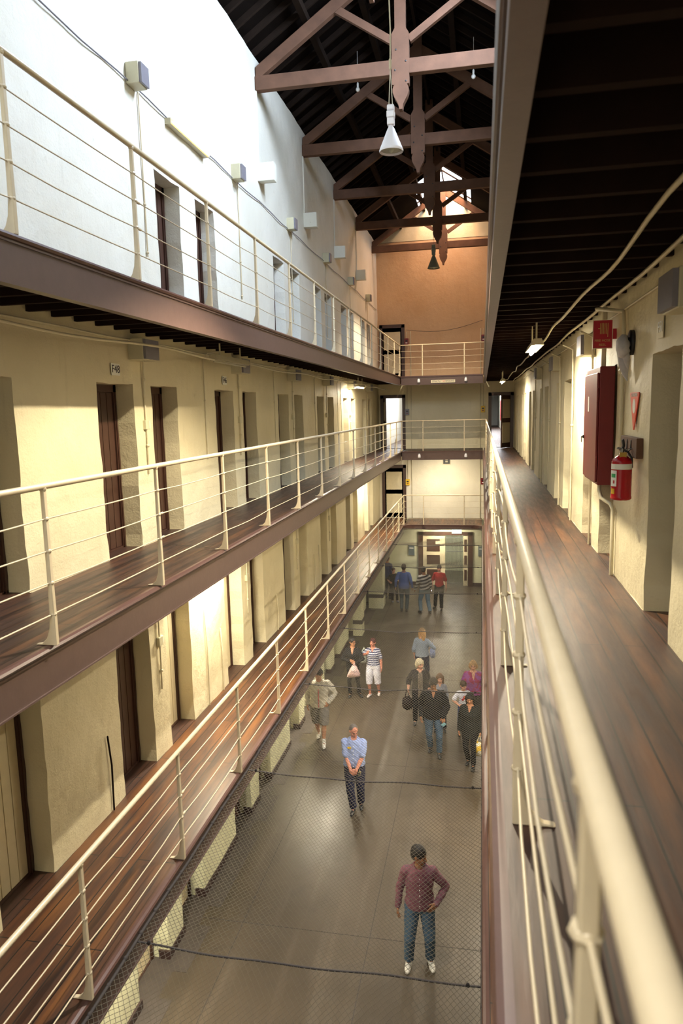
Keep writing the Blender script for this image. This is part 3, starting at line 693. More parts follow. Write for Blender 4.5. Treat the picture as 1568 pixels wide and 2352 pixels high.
# fluorescent fittings
def batten(x, y0, y1, z, label, lit, wall=False, lamp=True, power=60):
    up_ = min([f for f in F if f > z])-0.075-z
    root = empty('fluorescent_lamp', (x, (y0+y1)/2, z)); l = (y1-y0)/2
    bm = bmesh.new(); prism(bm, [(-0.045, 0.0), (0.045, 0.0), (0.075, -0.075), (-0.075, -0.075)], 'y', -l, l); obj('lamp_body', bm, M['batten'], root)
    bm = bmesh.new()
    if lit: tube(bm, [(0, -l+0.03, -0.097), (0, l-0.03, -0.097)], 0.02, 10)
    else:
        box(bm, -0.055, 0.055, -l+0.03, l-0.03, -0.088, -0.076); tube(bm, [(0, -l+0.05, -0.10), (0, l-0.05, -0.10)], 0.015, 8)
    obj('lamp_tube', bm, M['tube_on'] if lit else M['tube_off'], root, True)
    if lit:
        d = bpy.data.lights.new('tube_light', 'AREA'); d.shape = 'RECTANGLE'; d.size = 0.05; d.size_y = (y1-y0)*0.9; d.energy = power; d.color = (1.0, 0.88, 0.66)
        o = bpy.data.objects.new('tube_light', d); COL.objects.link(o); o.parent = root; o.location = (0, 0, -0.125)
    bm = bmesh.new(); tube(bm, [(0, -l*0.6, 0), (0, -l*0.6, up_)], 0.012, 6); tube(bm, [(0, l*0.6, 0), (0, l*0.6, up_)], 0.012, 6); obj('hanger', bm, M['batten'], root)
    return tag(root, label, 'lamp')
ZL = ZO+0.80
batten(XL+0.42, 10.15, 11.7, ZL+0.06, 'unlit cream fluorescent fitting under the top left walkway', False)
batten(0.66, 9.1, 10.4, ZL-0.0, 'brightly lit fluorescent tube over the right-hand walkway', True, power=75)
batten(0.60, 21.6, 22.9, ZL-0.0, 'small lit fluorescent tube at the far end over the right-hand walkway', True, power=75)
batten(XL+0.42, 22.6, 23.9, ZL-0.0, 'small lit fluorescent tube at the far end under the top left walkway', True, power=75)
batten(XL+0.42, 9.7, 11.0, F[2]-0.30, 'lit fluorescent tube hidden under the middle left walkway, near end', True, power=85)
batten(XL+0.42, 24.9, 26.2, F[2]-0.30, 'lit fluorescent tube hidden under the middle left walkway, far end', True, power=85)
batten(XL+0.42, 15.6, 16.9, F[1]-0.30, 'lit fluorescent tube hidden under the lowest left walkway, middle', True, power=60)
batten(XL+0.42, 6.4, 7.7, F[1]-0.30, 'lit fluorescent tube hidden under the lowest left walkway, near end', True, power=60)
batten(0.62, 13.2, 14.5, F[2]-0.30, 'added fluorescent tube, unseen under the foreground walkway, filling the middle of the hall', True, power=80)  # unseen tube added to brighten the lower left wall, floor and net
batten(0.75, 19.5, 20.8, F[1]-0.30, 'lit fluorescent tube hidden under the lowest right walkway, far part', True, power=70)
batten(0.75, 11.5, 12.8, F[1]-0.30, 'lit fluorescent tube hidden under the lowest right walkway, near part', True, power=60)
for x, z, lab, pw in ((-1.5, F[2]-0.20, 'lit fluorescent tube hidden under the middle cross walkway', 30), (-1.5, F[1]-0.20, 'lit fluorescent tube hidden under the lowest cross walkway', 45)):
    r = batten(x, 28.5, 29.8, z, lab, True, power=pw); r.rotation_euler = (0, 0, math.pi/2); r.location.y = YF+(0.45 if z > 4 else 1.1)
root = empty('fluorescent_lamp', (XL+0.05, 10.55, ZO+4.0)); obj('lamp_body', B(-0.05, 0.04, -0.7, 0.7, -0.03, 0.05), M['batten'], root)
obj('lamp_tube', T([(0.06, -0.66, 0.0), (0.06, 0.66, 0.0)], 0.018, 8), flat('warm_lit_tube', (1, 1, 1), 0.4, var=0, emit=(1.0, 0.55, 0.18), es=3), root, True)
tag(root, 'slim orange-glowing tube lamp high on the bright top left wall', 'lamp')
# cell number plates
for i, (y, s_) in enumerate(((7.99, 'F48'), (11.7, 'F46'), (6.0, 'F50'))):
    if i == 2: continue
    root = empty('number_plate', (XL+0.014, y, ZO+0.545)); obj('plate', B(0.0, 0.006, -0.10, 0.10, -0.07, 0.07), M['wbox'], root)
    text('number', s_, 0.13, M['ink'], root, (0.008, 0, 0), (math.pi/2, 0, math.pi/2)); tag(root, 'small cell number over the %s full doorway on the left at camera level' % ORD[i], 'number plate')
# right wall: boxes and conduits
for i, y in enumerate((5.02, 9.20, 12.97, 16.7)):
    jbox(XR, y, ZO+0.70, 1, 'cream junction box high on the right wall, %s from the camera' % ORD[i], 'junction boxes on the right wall', 0.40, 0.25, 0.13)
for i, (y, zb) in enumerate(((9.0, 0), (10.9, 0), (12.6, 0), (14.5, 0.6), (16.3, 0), (18.2, 0.6))):
    pipe([(XR-0.16, y+0.02, ZO+0.85), (XR-0.03, y, ZO+0.78), (XR-0.02, y, ZO), (XR-0.02, y, F[2]+zb)], 0.013, M['conduit'], 'cream conduit running down the right wall between doorways, %s one' % ORD[i], group='conduits on the right wall', clips=[(XR-0.02, y, ZO-0.3)])
pipe([(XR-0.20, 7.60, ZO+0.93), (XR-0.03, 7.14, ZO+0.84), (XR-0.025, 7.12, ZO+0.70), (XR-0.025, 7.12, ZO+0.0), (XR-0.025, 7.13, ZO-0.55)], 0.019, M['conduit'], 'thick cream conduit bending down the right wall beside the red cabinet', clips=[(XR-0.025, 7.12, ZO+0.3)])
pipe([(XR-0.10, 7.74, ZO+0.95), (XR-0.10, 7.74, ZO+0.37)], 0.024, M['conduit'], 'grey-cream pipe entering the top of the red cabinet', 'pipe', 'water_pipe')
pipe([(XR-0.10, 7.80, ZO-0.81), (XR-0.10, 7.80, ZO-0.90), (XR-0.09, 7.72, ZO-0.97), (XR-0.05, 7.42, ZO-0.99), (XR-0.035, 7.36, ZO-1.04), (XR-0.035, 7.35, F[2])], 0.020, M['conduit'], 'pipe leaving the bottom of the red cabinet and dropping to the floorboards', 'pipe', 'water_pipe')
# fire hose cabinet
root = empty('fire_hose_cabinet', (XR, 8.04, ZO-0.82)); hw = 0.46; hh = 1.19
obj('cabinet_body', B(-0.155, -0.01, -hw, hw, 0, hh, bevel=0.006), M['red'], root)
dd = obj('cabinet_door', B(-0.178, -0.157, -hw+0.02, hw-0.02, 0.03, hh-0.06, bevel=0.004), M['red'], root)
bm = bmesh.new(); ell(bm, (-0.185, hw-0.05, 0.46), (0.014, 0.02, 0.02), seg=8, ring=6); tube(bm, [(-0.19, hw-0.05, 0.47), (-0.205, hw-0.05, 0.46), (-0.205, hw-0.05, 0.40)], 0.005, 6); obj('latch', bm, M['black'], dd)
obj('label_plate', B(-0.182, -0.177, 0.05, 0.13, 0.74, 0.90), M['whitep'], dd)
bm = bmesh.new(); 
for z in (0.22, hh-0.28): tube(bm, [(-0.17, -hw+0.012, z-0.06), (-0.17, -hw+0.012, z+0.06)], 0.010, 8)
obj('hinge', bm, M['red'], root)
tag(root, 'tall dark red metal cabinet fixed to the right wall', 'cabinet')
# fire hose sign (double-sided plate standing out from the wall)
root = empty('fire_hose_sign', (XR-0.135, 7.62, ZO+0.685))
obj('sign_plate', B(-0.095, 0.095, 0.0, 0.006, -0.14, 0.14), M['redsign'], root)
bm = bmesh.new()
for a, b, c_, d in ((-0.095, 0.095, -0.14, -0.134), (-0.095, 0.095, 0.134, 0.14), (-0.095, -0.089, -0.14, 0.14), (0.089, 0.095, -0.14, 0.14)): box(bm, a, b, -0.002, 0.0, c_, d)
obj('sign_border', bm, M['paper'], root)
bm = bmesh.new()
for k in range(6): x = -0.022+k*0.014; tube(bm, [(x, -0.002, 0.005), (x, -0.002, 0.105)], 0.0035, 6)
tube(bm, [(-0.042, -0.002, 0.055), (-0.022, -0.002, 0.055)], 0.004, 6); tube(bm, [(0.048, -0.002, 0.02), (0.048, -0.002, -0.025)], 0.0035, 6)
obj('hose_symbol', bm, M['gold'], root)
text('sign_text', 'FIRE HOSE', 0.033, M['gold'], root, (0, -0.001, -0.062), (math.pi/2, 0, 0)); text('sign_text', 'REEL', 0.033, M['gold'], root, (0, -0.001, -0.104), (math.pi/2, 0, 0))
obj('bracket', B(0.09, 0.135, 0.0, 0.01, -0.05, 0.05), M['redsign'], root)
tag(root, 'square red fire hose reel sign on the right wall above the red cabinet', 'sign')
# extinguisher location sign
root = empty('extinguisher_sign', (XR-0.018, 6.58, ZO+0.01)); root.scale = (1, 0.88, 0.80)
bm = bmesh.new(); prism(bm, [(0.20, 0.10), (-0.20, 0.10), (-0.20, 0.075), (-0.012, -0.30), (0.012, -0.30), (0.20, 0.075)], 'x', -0.004, 0.004); obj('sign_plate', bm, M['orange'], root)
bm = bmesh.new(); prism(bm, [(0.062*math.cos(a), -0.045+0.078*math.sin(a)) for a in [2*math.pi*k/24 for k in range(24)]], 'x', -0.006, -0.004)
obj('white_oval', bm, M['whitep'], root)
text('sign_text', 'EXTINGUISHER', 0.052, M['whitep'], root, (-0.005, 0, 0.072), (math.pi/2, 0, -math.pi/2), sx=0.8)
tag(root, 'orange-red downward-pointing triangle sign on the right wall above the extinguisher', 'sign')
# hook board
root = empty('hook_board', (XR, 6.60, ZO-0.375)); obj('board', B(-0.055, 0, -0.34, 0.34, -0.085, 0.085, bevel=0.005), M['timber'], root)
for k in range(3):
    y = -0.12+k*0.16; bm = bmesh.new(); tube(bm, [(-0.055, y, 0.05), (-0.06, y, -0.02), (-0.085, y, -0.045), (-0.10, y, -0.02)], 0.006, 6); ell(bm, (-0.056, y, 0.045), (0.006, 0.014, 0.02), seg=8, ring=6); obj('hook', bm, M['black'], root, True)
tag(root, 'short brown timber board with hooks on the right wall', 'hook board')
# extinguisher
ex, ey, ez = XR-0.135, 6.42, ZO-0.82
root = empty('fire_extinguisher', (ex, ey, ez)); root.scale = (0.93, 0.93, 0.93); r = 0.092
bm = bmesh.new(); lathe(bm, [(r*0.85, 0), (r, 0.012), (r, 0.03), (r*0.97, 0.035), (r*0.97, 0.345), (r*0.86, 0.375), (r*0.55, 0.40), (r*0.28, 0.412), (r*0.25, 0.43)], seg=32); cyl = obj('cylinder', bm, flat('extinguisher_red', (0.42, 0.008, 0.014), 0.22, var=0.05), root, True)
def band(z0, z1, a0, a1, rr):
    bm = bmesh.new(); n = 16; a = [math.radians(a0+(a1-a0)*k/n) for k in range(n+1)]
    v0 = [bm.verts.new((rr*math.cos(t), rr*math.sin(t), z0)) for t in a]; v1 = [bm.verts.new((rr*math.cos(t), rr*math.sin(t), z1)) for t in a]
    for k in range(n): bm.faces.new((v0[k], v0[k+1], v1[k+1], v1[k]))
    return bm
obj('white_band', band(0.285, 0.335, 170, 335, r*0.985), M['wbox'], cyl); obj('instruction_label', band(0.13, 0.275, 176, 232, r*0.985), M['whitep'], cyl)
obj('green_label', band(0.21, 0.245, 190, 225, r*0.995), M['green'], cyl); obj('red_mark', band(0.155, 0.185, 208, 220, r*0.995), M['redsign'], cyl); obj('yellow_tag', band(0.06, 0.108, 190, 220, r*0.985), M['yellow'], cyl)
bm = bmesh.new(); tube(bm, [(0, 0, 0.42), (0, 0, 0.47)], 0.017, 10); tube(bm, [(-0.04, -0.01, 0.475), (0.02, 0, 0.465)], 0.010, 8); obj('valve', bm, M['steel'], root, True)
bm = bmesh.new(); tube(bm, [(0.0, 0, 0.46), (0.01, -0.01, 0.50), (0.0, -0.02, 0.545)], 0.013, 8); tube(bm, [(0.01, 0, 0.46), (0.05, 0.0, 0.44), (0.085, 0, 0.38), (0.088, 0, 0.30)], 0.010, 8); obj('handle', bm, M['black'], root, True)
obj('test_tag', B(-0.03, 0.03, -0.05, -0.045, 0.385, 0.44), flat('brass_tag', (0.45, 0.28, 0.05), 0.4, 0.3), root)
bm = bmesh.new(); tube(bm, [(0.02, 0, 0.46), (0.09, 0, 0.47), (0.135, 0, 0.47)], 0.006, 6); obj('wall_bracket', bm, M['steel'], root)
tag(root, 'red fire extinguisher with white band hanging on the right wall below the triangle sign', 'fire extinguisher')
# wrapped wall bell / speaker with torn pale covering
root = empty('wrapped_alarm', (XR, 6.82, ZO+0.50))
bm = bmesh.new(); tube(bm, [(0.0, 0, 0.03), (-0.03, 0, 0.03)], 0.11, 20, caps=False); tube(bm, [(-0.03, 0, 0.03), (-0.08, 0, 0.02)], 0.05, 12); obj('alarm_body', bm, M['black'], root, True)
bm = bmesh.new(); ell(bm, (-0.085, -0.01, 0.0), (0.055, 0.13, 0.10), Matrix.Rotation(0.5, 3, 'X')); tube(bm, [(-0.08, 0.04, -0.05), (-0.06, 0.03, -0.15), (-0.05, 0.05, -0.24), (-0.03, 0.02, -0.30)], [0.055, 0.045, 0.03, 0.006], 8, flat=(0.5, 1)); tube(bm, [(-0.08, -0.06, -0.04), (-0.06, -0.05, -0.13), (-0.05, -0.04, -0.20)], [0.04, 0.026, 0.006], 8, flat=(0.5, 1))
for v in bm.verts: v.co += Vector((0.008*math.sin(v.co.z*90), 0.008*math.sin(v.co.z*70+v.co.y*60), 0))
obj('torn_wrapping', bm, flat('greyed_wrapping', (0.48, 0.47, 0.50), 0.7, var=0.25, nscale=20), root, True)
tag(root, 'round wall alarm wrapped in torn pale plastic high on the right wall', 'alarm')
root = empty('number_plate', (XR-0.014, 5.75, ZO+0.55)); obj('plate', B(-0.004, 0.0, -0.08, 0.08, -0.08, 0.08), M['cream'], root); text('number', 'F51', 0.11, M['whitep'], root, (-0.006, 0, 0), (math.pi/2, 0, -math.pi/2)); tag(root, 'faint white cell number above the nearest right doorway', 'number plate')
root = empty('wall_switch', (XR, 4.92, ZO-0.07)); obj('switch_plate', B(-0.03, 0, -0.06, 0.06, -0.09, 0.09, bevel=0.005), M['jface'], root); tag(root, 'grey switch box on the right wall at the right edge of the photo', 'switch')
# end wall fittings
for i, (x, zt) in enumerate(((-3.10, 0), (-2.93, 0), (-0.06, 0), (0.05, 0))):
    big = i in (1, 2)
    for lv, lab in ((1, 'lowest'), (2, 'middle'), (3, 'topmost')):
        z0 = F[lv]+(0 if big else 1.55); z1 = F[lv]+(2.62 if lv < 3 else 1.9)
        pipe([(x, YE-0.02, z1), (x, YE-0.02, z0)], 0.018 if big else 0.012, M['conduit'], '%s end wall pipe, %s cross walkway, %s' % ('full height' if big else 'short', lab, ('beside the left door', 'right of the left door', 'left of the right doorway', 'beside the right doorway')[i]), group='pipes on the end wall')
CPs = [(-3.10, F[3]+1.5, 'red', 'dark red', 'topmost level, left'), (0.05, F[3]+1.52, 'red', 'dark red', 'topmost level, right'), (-3.10, F[2]+1.55, 'jface', 'grey', 'middle level, left'), (0.04, F[2]+1.60, 'yellow', 'yellow', 'middle level, right'), (-3.11, F[1]+1.55, 'yellow', 'yellow', 'lowest walkway, left'), (0.05, F[1]+1.58, 'red', 'small red', 'lowest walkway, right')]
for x, z, m, c_, p in CPs:
    root = empty('call_point', (x, YE, z)); obj('box_body', B(-0.085, 0.085, -0.09, 0, -0.13, 0.13, bevel=0.01), M[m], root); obj('box_window', B(-0.045, 0.045, -0.096, -0.09, 0.0, 0.06), M['black'], root); obj('box_button', B(-0.04, 0.04, -0.096, -0.09, -0.07, -0.04), M['red' if m != 'red' else 'whitep'], root)
    tag(root, '%s call box on the end wall, %s' % (c_, p), 'call box')
for x, n in ((-2.98, 'left of'), (0.0, 'right of')):
    root = empty('wall_plaque', (x, YE, 1.55)); obj('plaque_board', B(-0.13, 0.13, -0.03, 0, -0.22, 0.22), M['bluebox'], root); obj('plaque_text', B(-0.09, 0.09, -0.034, -0.03, 0.08, 0.12), M['whitep'], root); tag(root, 'dark slate-coloured plaque on the ground-floor end wall %s the double doors' % n, 'plaque')
root = empty('framed_picture', (-1.46, YE, ZO-2.19)); obj('picture_frame', B(-0.17, 0.17, -0.03, 0, -0.20, 0.20), M['leaf'], root); obj('picture', B(-0.14, 0.14, -0.034, -0.03, -0.17, 0.17), M['black'], root)
bm = bmesh.new()
for k in range(3): box(bm, -0.05, 0.05, -0.037, -0.034, -0.10+k*0.08, -0.06+k*0.08)
obj('picture_marks', bm, M['paper'], root); tag(root, 'small black framed notice under the middle cross walkway', 'framed notice')
# notice on the topmost cross beam
root = empty('notice_board', (-1.50, YF-0.016, F[3]-0.235)); obj('board', B(-0.47, 0.47, -0.012, 0, -0.055, 0.055), M['paper'], root)
text('sign_text', 'STRICTLY', 0.10, M['ink'], root, (-0.24, -0.014, 0), (math.pi/2, 0, 0), sx=0.85); text('sign_text', 'NO', 0.10, M['redsign'], root, (0.035, -0.014, 0), (math.pi/2, 0, 0), sx=0.7); text('sign_text', 'SMOKING', 0.10, M['ink'], root, (0.27, -0.014, 0), (math.pi/2, 0, 0), sx=0.78)
tag(root, 'long cream no-smoking notice on the topmost cross beam', 'notice')
# exit sign
root = empty('exit_sign', (-0.98, YF+0.12, F[1]-0.285)); obj('sign_box', B(-0.20, 0.20, 0, 0.06, -0.09, 0.09, bevel=0.008), M['whitep'], root); obj('sign_face', B(-0.19, 0.19, -0.004, 0.0, -0.08, 0.08), M['glow'], root)
text('sign_text', 'EXIT', 0.13, M['green'], root, (0, -0.006, 0), (math.pi/2, 0, 0)); obj('sign_stem', B(-0.01, 0.01, 0.02, 0.04, 0.09, 0.18), M['steel'], root)
tag(root, 'glowing green exit sign under the lowest cross walkway', 'exit sign')
# slack cable across the topmost level
pipe([(-3.1+3.1*t, YE-0.03, F[3]+1.98-0.22*math.sin(math.pi*t)+0.25*t) for t in [k/14 for k in range(15)]], 0.008, M['black'], 'slack dark cable sagging across the orange end wall', 'cable', 'slack_cable')
# caged bulbs fixed on the cross beams
for lv in (2, 3):
    for x, n in ((-2.45, 'left'), (-0.62, 'right')):
        root = empty('bulkhead_lamp', (x, YF-0.02, F[lv]-0.19)); bm = bmesh.new(); lathe(bm, [(0.055, 0), (0.06, 0.02), (0.05, 0.10), (0.03, 0.14)], seg=16); 
        for v in bm.verts: v.co.z -= 0.07
        obj('lamp_cover', bm, M['lampshade'], root, True); obj('lamp_base', B(-0.03, 0.03, 0.0, 0.02, -0.09, 0.10), M['steel'], root)
        tag(root, 'small pale bulkhead lamp on the %s cross beam, %s side' % ('middle' if lv == 2 else 'topmost', n), 'lamp')
# projecting piers on the ground floor, far left
for i, (x1, y0, y1, n) in enumerate(((-3.73, 26.55, 27.3, 'farther'), (-3.98, 23.1, 23.6, 'nearer'))):
    bm = B(XL+0.03, x1, y0, y1, 0, F[1]-0.30); o = obj('plaster_pier', bm, M['pale'])
    root = o; bm = bmesh.new(); box(bm, XL+0.03, x1+0.012, y0-0.012, y1, 0.42, 0.56); obj('dark_band', bm, M['strip'], o)
    tag(o, 'yellowish plastered pier standing out from the ground-floor left wall, the %s one' % n, 'pier')
root = empty('fire_hose_cabinet', (1.40, 47.0, F[2]+0.8)); obj('cabinet_body', B(-0.24, 0, -0.35, 0.35, 0, 1.3, bevel=0.01), M['redsign'], root); obj('cabinet_door', B(-0.255, -0.242, -0.32, 0.32, 0.05, 1.25), M['redsign'], root)
tag(root, 'tiny red cabinet far down the white passage beyond the right-hand doorway', 'cabinet')
# ================================================================== SAFETY NET
NX0, NX1, NZ = -3.10, 0.035, F[1]-0.10
ROPES = [2.2, 5.41, 8.59, 11.68, 14.95, 18.2, 21.3, 24.8, 28.3]
def sagz(x, y):
    t = (x-NX0)/(NX1-NX0); k = max(i for i in range(len(ROPES)) if ROPES[i] <= y+1e-6) if y >= ROPES[0] else 0
    k = min(k, len(ROPES)-2); u = min(1, max(0, (y-ROPES[k])/(ROPES[k+1]-ROPES[k])))
    e = math.sin(math.pi*min(max(t, 0), 1))
    return NZ-0.035*e-0.15*math.sin(math.pi*u)*e**0.6+0.016*math.sin(x*2.3+y*1.9)*e+0.012*math.sin(x*5.1-y*3.7)*e
def make_net():
    cx_, cy_ = 0.054, 0.070; nx = int((NX1-NX0)/cx_); ny = int((28.35-1.6)/(cy_/2))
    I, J = np.meshgrid(np.arange(nx+1), np.arange(ny+1), indexing='ij')
    X = NX0+(I+0.5*(J % 2))*cx_; Y = 1.6+J*cy_/2
    X = np.clip(X+0.006*np.sin(Y*9+X*4)+0.02*np.sin(Y*1.3)*np.sin(math.pi*(X-NX0)/(NX1-NX0)), NX0, NX1); Y = Y+0.05*np.sin(X*2.1+Y*0.8)+0.004*np.sin(X*31+Y*17)
    t = np.clip((X-NX0)/(NX1-NX0), 0, 1); e = np.sin(math.pi*t); Yc = np.clip(Y, ROPES[0], ROPES[-1])
    k = np.clip(np.searchsorted(ROPES, Yc, side='right')-1, 0, len(ROPES)-2); R0 = np.array(ROPES)[k]; R1 = np.array(ROPES)[k+1]
    u = (Yc-R0)/(R1-R0)
    Z = NZ-0.035*e-0.15*np.sin(math.pi*u)*np.abs(e)**0.6+0.016*np.sin(X*2.3+Y*1.9)*e+0.012*np.sin(X*5.1-Y*3.7)*e
    P = np.stack([X, Y, Z], -1)
    segs = []
    for par in (0, 1):
        js = np.arange(par, ny, 2)
        a = P[:, js]; segs.append((a, P[:, js+1]))
        if par == 0: segs.append((P[1:, js], P[:-1, js+1]))
        else: segs.append((P[:-1, js], P[1:, js+1]))
    A = np.concatenate([s[0].reshape(-1, 3) for s in segs]); Bq = np.concatenate([s[1].reshape(-1, 3) for s in segs])
    ok = (np.linalg.norm(A-Bq, axis=1) < 0.12) & (np.linalg.norm(A-Bq, axis=1) > 0.004); A, Bq = A[ok], Bq[ok]
    n = len(A); D = Bq-A; D /= np.linalg.norm(D, axis=1, keepdims=True)
    U = np.cross(D, [0, 0, 1.0]); U /= np.linalg.norm(U, axis=1, keepdims=True); Wv = np.cross(D, U); r = 0.0022
    V = np.empty((n, 6, 3), np.float32)
    for q in range(3):
        a = 2*math.pi*q/3; o = (U*math.cos(a)+Wv*math.sin(a))*r; V[:, q] = A+o; V[:, 3+q] = Bq+o
    base = np.arange(n)[:, None, None]*6; fq = np.array([[0, 1, 4, 3], [1, 2, 5, 4], [2, 0, 3, 5]])[None]; Fq = (base+fq).reshape(-1)
    me = bpy.data.meshes.new('safety_net'); me.vertices.add(n*6); me.vertices.foreach_set('co', V.reshape(-1)); nf = n*3
    me.loops.add(nf*4); me.loops.foreach_set('vertex_index', Fq.astype(np.int32)); me.polygons.add(nf)
    me.polygons.foreach_set('loop_start', (np.arange(nf)*4).astype(np.int32)); me.update(calc_edges=True); me.validate()
    return me
root = empty('safety_net', ((NX0+NX1)/2, 15, NZ)); o = link('netting', make_net(), M['net'], root); o.location = -root.location
o.location = (-(NX0+NX1)/2, -15, -NZ)
for i, y in enumerate(ROPES):
    pts = [(NX0+(NX1-NX0)*t-root.location.x, y-15+0.004*math.sin(t*9+i), sagz(NX0+(NX1-NX0)*t, y)-NZ-0.005) for t in [k/24 for k in range(25)]]
    bm = bmesh.new(); tube(bm, pts, 0.0095, 7)
    for t in (0.03, 0.055, 0.95, 0.975): p = pts[int(round(t*24))]; ell(bm, (p[0], p[1], p[2]+0.005), (0.018, 0.016, 0.022), seg=8, ring=6)
    obj('cross_rope', bm, M['rope'], root, True)
for x in (NX0+0.01, NX1-0.01):
    bm = bmesh.new(); tube(bm, [(x-root.location.x, 1.6-15+0.5*k, 0.012*math.sin(k*1.7)) for k in range(54)], 0.016, 7)
    for k in range(90): ell(bm, (x-root.location.x, 1.6-15+0.3*k, 0.012*math.sin(k*1.02)), (0.022, 0.03, 0.026), seg=6, ring=5)
    obj('edge_rope', bm, M['rope'], root, True)
tag(root, 'diamond-mesh safety net stretched across the well at the lowest walkway', 'net')
# ================================================================== PEOPLE
class Fld:
    """a blend of tapered limbs and ellipsoids, turned into one continuous surface"""
    def __init__(self, k=0.012): self.p = []; self.k = k; self.cuts = []; self.zmin = None
    def tube(self, pts, rads, cut=False, k=None, flat=None):
        n = len(pts); rads = list(rads) if isinstance(rads, (list, tuple)) else [rads]*n
        self.p.append(('t', [tuple(q) for q in pts], rads, cut, self.k if k is None else k))
    def ell(self, c, r, rot=None, k=None, sub=False): self.p.append(('e', tuple(c), tuple(r), np.array(rot) if rot is not None else np.eye(3), self.k if k is None else k, sub))
    def torso(self, zs, s, lean, belly, bust, k=None, back=None): self.p.append(('b', zs, s, lean, belly, bust, self.k if k is None else k))
def smin(a, b, k):
    if k <= 0: return np.minimum(a, b)
    h = np.maximum(k-np.abs(a-b), 0)/k; return np.minimum(a, b)-h*h*k*0.25
def field_mesh(F, vx, wrinkle=0.0, smooth=1):
    lo = np.array([1e9]*3); hi = -lo; bbs = []
    for q in F.p:
        if q[0] == 't':
            P_ = np.array(q[1]); r = max(q[2]); l, h = P_.min(0)-r, P_.max(0)+r
        elif q[0] == 'e': r = max(q[2]); l, h = np.array(q[1])-r, np.array(q[1])+r
        else:
            s = q[2]; zs = q[1]; l = np.array([-0.32*s, -0.36*s, zs[0][0]*s-0.01]); h = np.array([0.32*s, 0.30*s, zs[-1][0]*s+0.01])
        bbs.append((l, h))
        if not (q[0] == 'e' and q[5]): lo = np.minimum(lo, l); hi = np.maximum(hi, h)
    lo = lo-3*vx; hi = hi+3*vx; N = np.ceil((hi-lo)/vx).astype(int)+1
    ax = [lo[i]+vx*np.arange(N[i]) for i in range(3)]; D = np.full(N, 0.2, np.float32)
    for q, (l, h) in zip(F.p, bbs):
        m = 0.03
        i0 = np.maximum(0, np.floor((l-m-lo)/vx).astype(int)); i1 = np.minimum(N, np.ceil((h+m-lo)/vx).astype(int)+1)
        if (i1 <= i0).any(): continue
        sl = tuple(slice(a, b) for a, b in zip(i0, i1)); X, Y, Z = np.meshgrid(*[ax[i][sl[i]] for i in range(3)], indexing='ij', sparse=True)
        if q[0] == 't':
            d = None; pts = [np.array(v, float) for v in q[1]]
            for a, b, ra, rb in zip(pts, pts[1:], q[2], q[2][1:]):
                v = b-a; L2 = max(1e-12, v@v); t = np.clip(((X-a[0])*v[0]+(Y-a[1])*v[1]+(Z-a[2])*v[2])/L2, 0, 1)
                e = np.sqrt((X-a[0]-t*v[0])**2+(Y-a[1]-t*v[1])**2+(Z-a[2]-t*v[2])**2)-(ra+(rb-ra)*t); d = e if d is None else np.minimum(d, e)
            if q[3]:
                v = pts[-1]-pts[-2]; v /= np.linalg.norm(v); e = (X-pts[-1][0])*v[0]+(Y-pts[-1][1])*v[1]+(Z-pts[-1][2])*v[2]; d = np.maximum(d, e)
            D[sl] = smin(D[sl], d, q[4])
        elif q[0] == 'e':
            R_ = q[3]; c = q[1]; x, y, z = X-c[0], Y-c[1], Z-c[2]; r = q[2]
            u = R_[0][0]*x+R_[1][0]*y+R_[2][0]*z; v = R_[0][1]*x+R_[1][1]*y+R_[2][1]*z; w = R_[0][2]*x+R_[1][2]*y+R_[2][2]*z
            k0 = np.sqrt((u/r[0])**2+(v/r[1])**2+(w/r[2])**2); k1 = np.sqrt((u/r[0]**2)**2+(v/r[1]**2)**2+(w/r[2]**2)**2)+1e-9; d = k0*(k0-1)/k1
            if q[5]: D[sl] = np.maximum(D[sl], -d)
            else: D[sl] = smin(D[sl], d, q[4])
        else:
            _, zs, s, lean, belly, bust, k = q; zz = Z/s; za = np.array([t[0] for t in zs]); g = lambda i: np.interp(zz, za, np.array([t[i] for t in zs]))
            bl = belly*np.exp(-((zz-1.05)/0.13)**2); bu = bust*np.exp(-((zz-1.27)/0.07)**2); rx = (g(1)+bl*0.4)*s; ry = (g(2)+bl*0.6+bu*0.5)*s
            oy = (g(3)-bl*0.6-bu*0.5-math.sin(lean)*np.maximum(0, zz-0.95))*s
            kk = np.sqrt((X/rx)**2+((Y-oy)/ry)**2)
            d = (kk-1)*np.minimum(rx, ry); d = np.maximum(d, np.maximum(zs[0][0]*s-Z, Z-zs[-1][0]*s)); D[sl] = smin(D[sl], d, k)
    if wrinkle:
        X, Y, Z = np.meshgrid(*ax, indexing='ij', sparse=True); D = D+wrinkle*(np.sin(Z*41+X*23+np.sin(Y*17)*1.5)*np.sin(X*29+Y*19+Z*13)).astype(np.float32)
    if F.zmin is not None: D = np.maximum(D, F.zmin-ax[2][None, None, :])
    ins = D < 0; n0, n1, n2 = N
    c = [ins[i:n0-1+i, j:n1-1+j, k:n2-1+k] for i in (0, 1) for j in (0, 1) for k in (0, 1)]
    cnt = sum(x.astype(np.int8) for x in c); act = (cnt > 0) & (cnt < 8); I, J, K = np.nonzero(act); n = len(I)
    idx = np.full(act.shape, -1, np.int32); idx[I, J, K] = np.arange(n)
    cs = [(i, j, k) for i in (0, 1) for j in (0, 1) for k in (0, 1)]; val = np.stack([D[I+i, J+j, K+k] for i, j, k in cs], 1)
    acc = np.zeros((n, 3)); w = np.zeros(n)
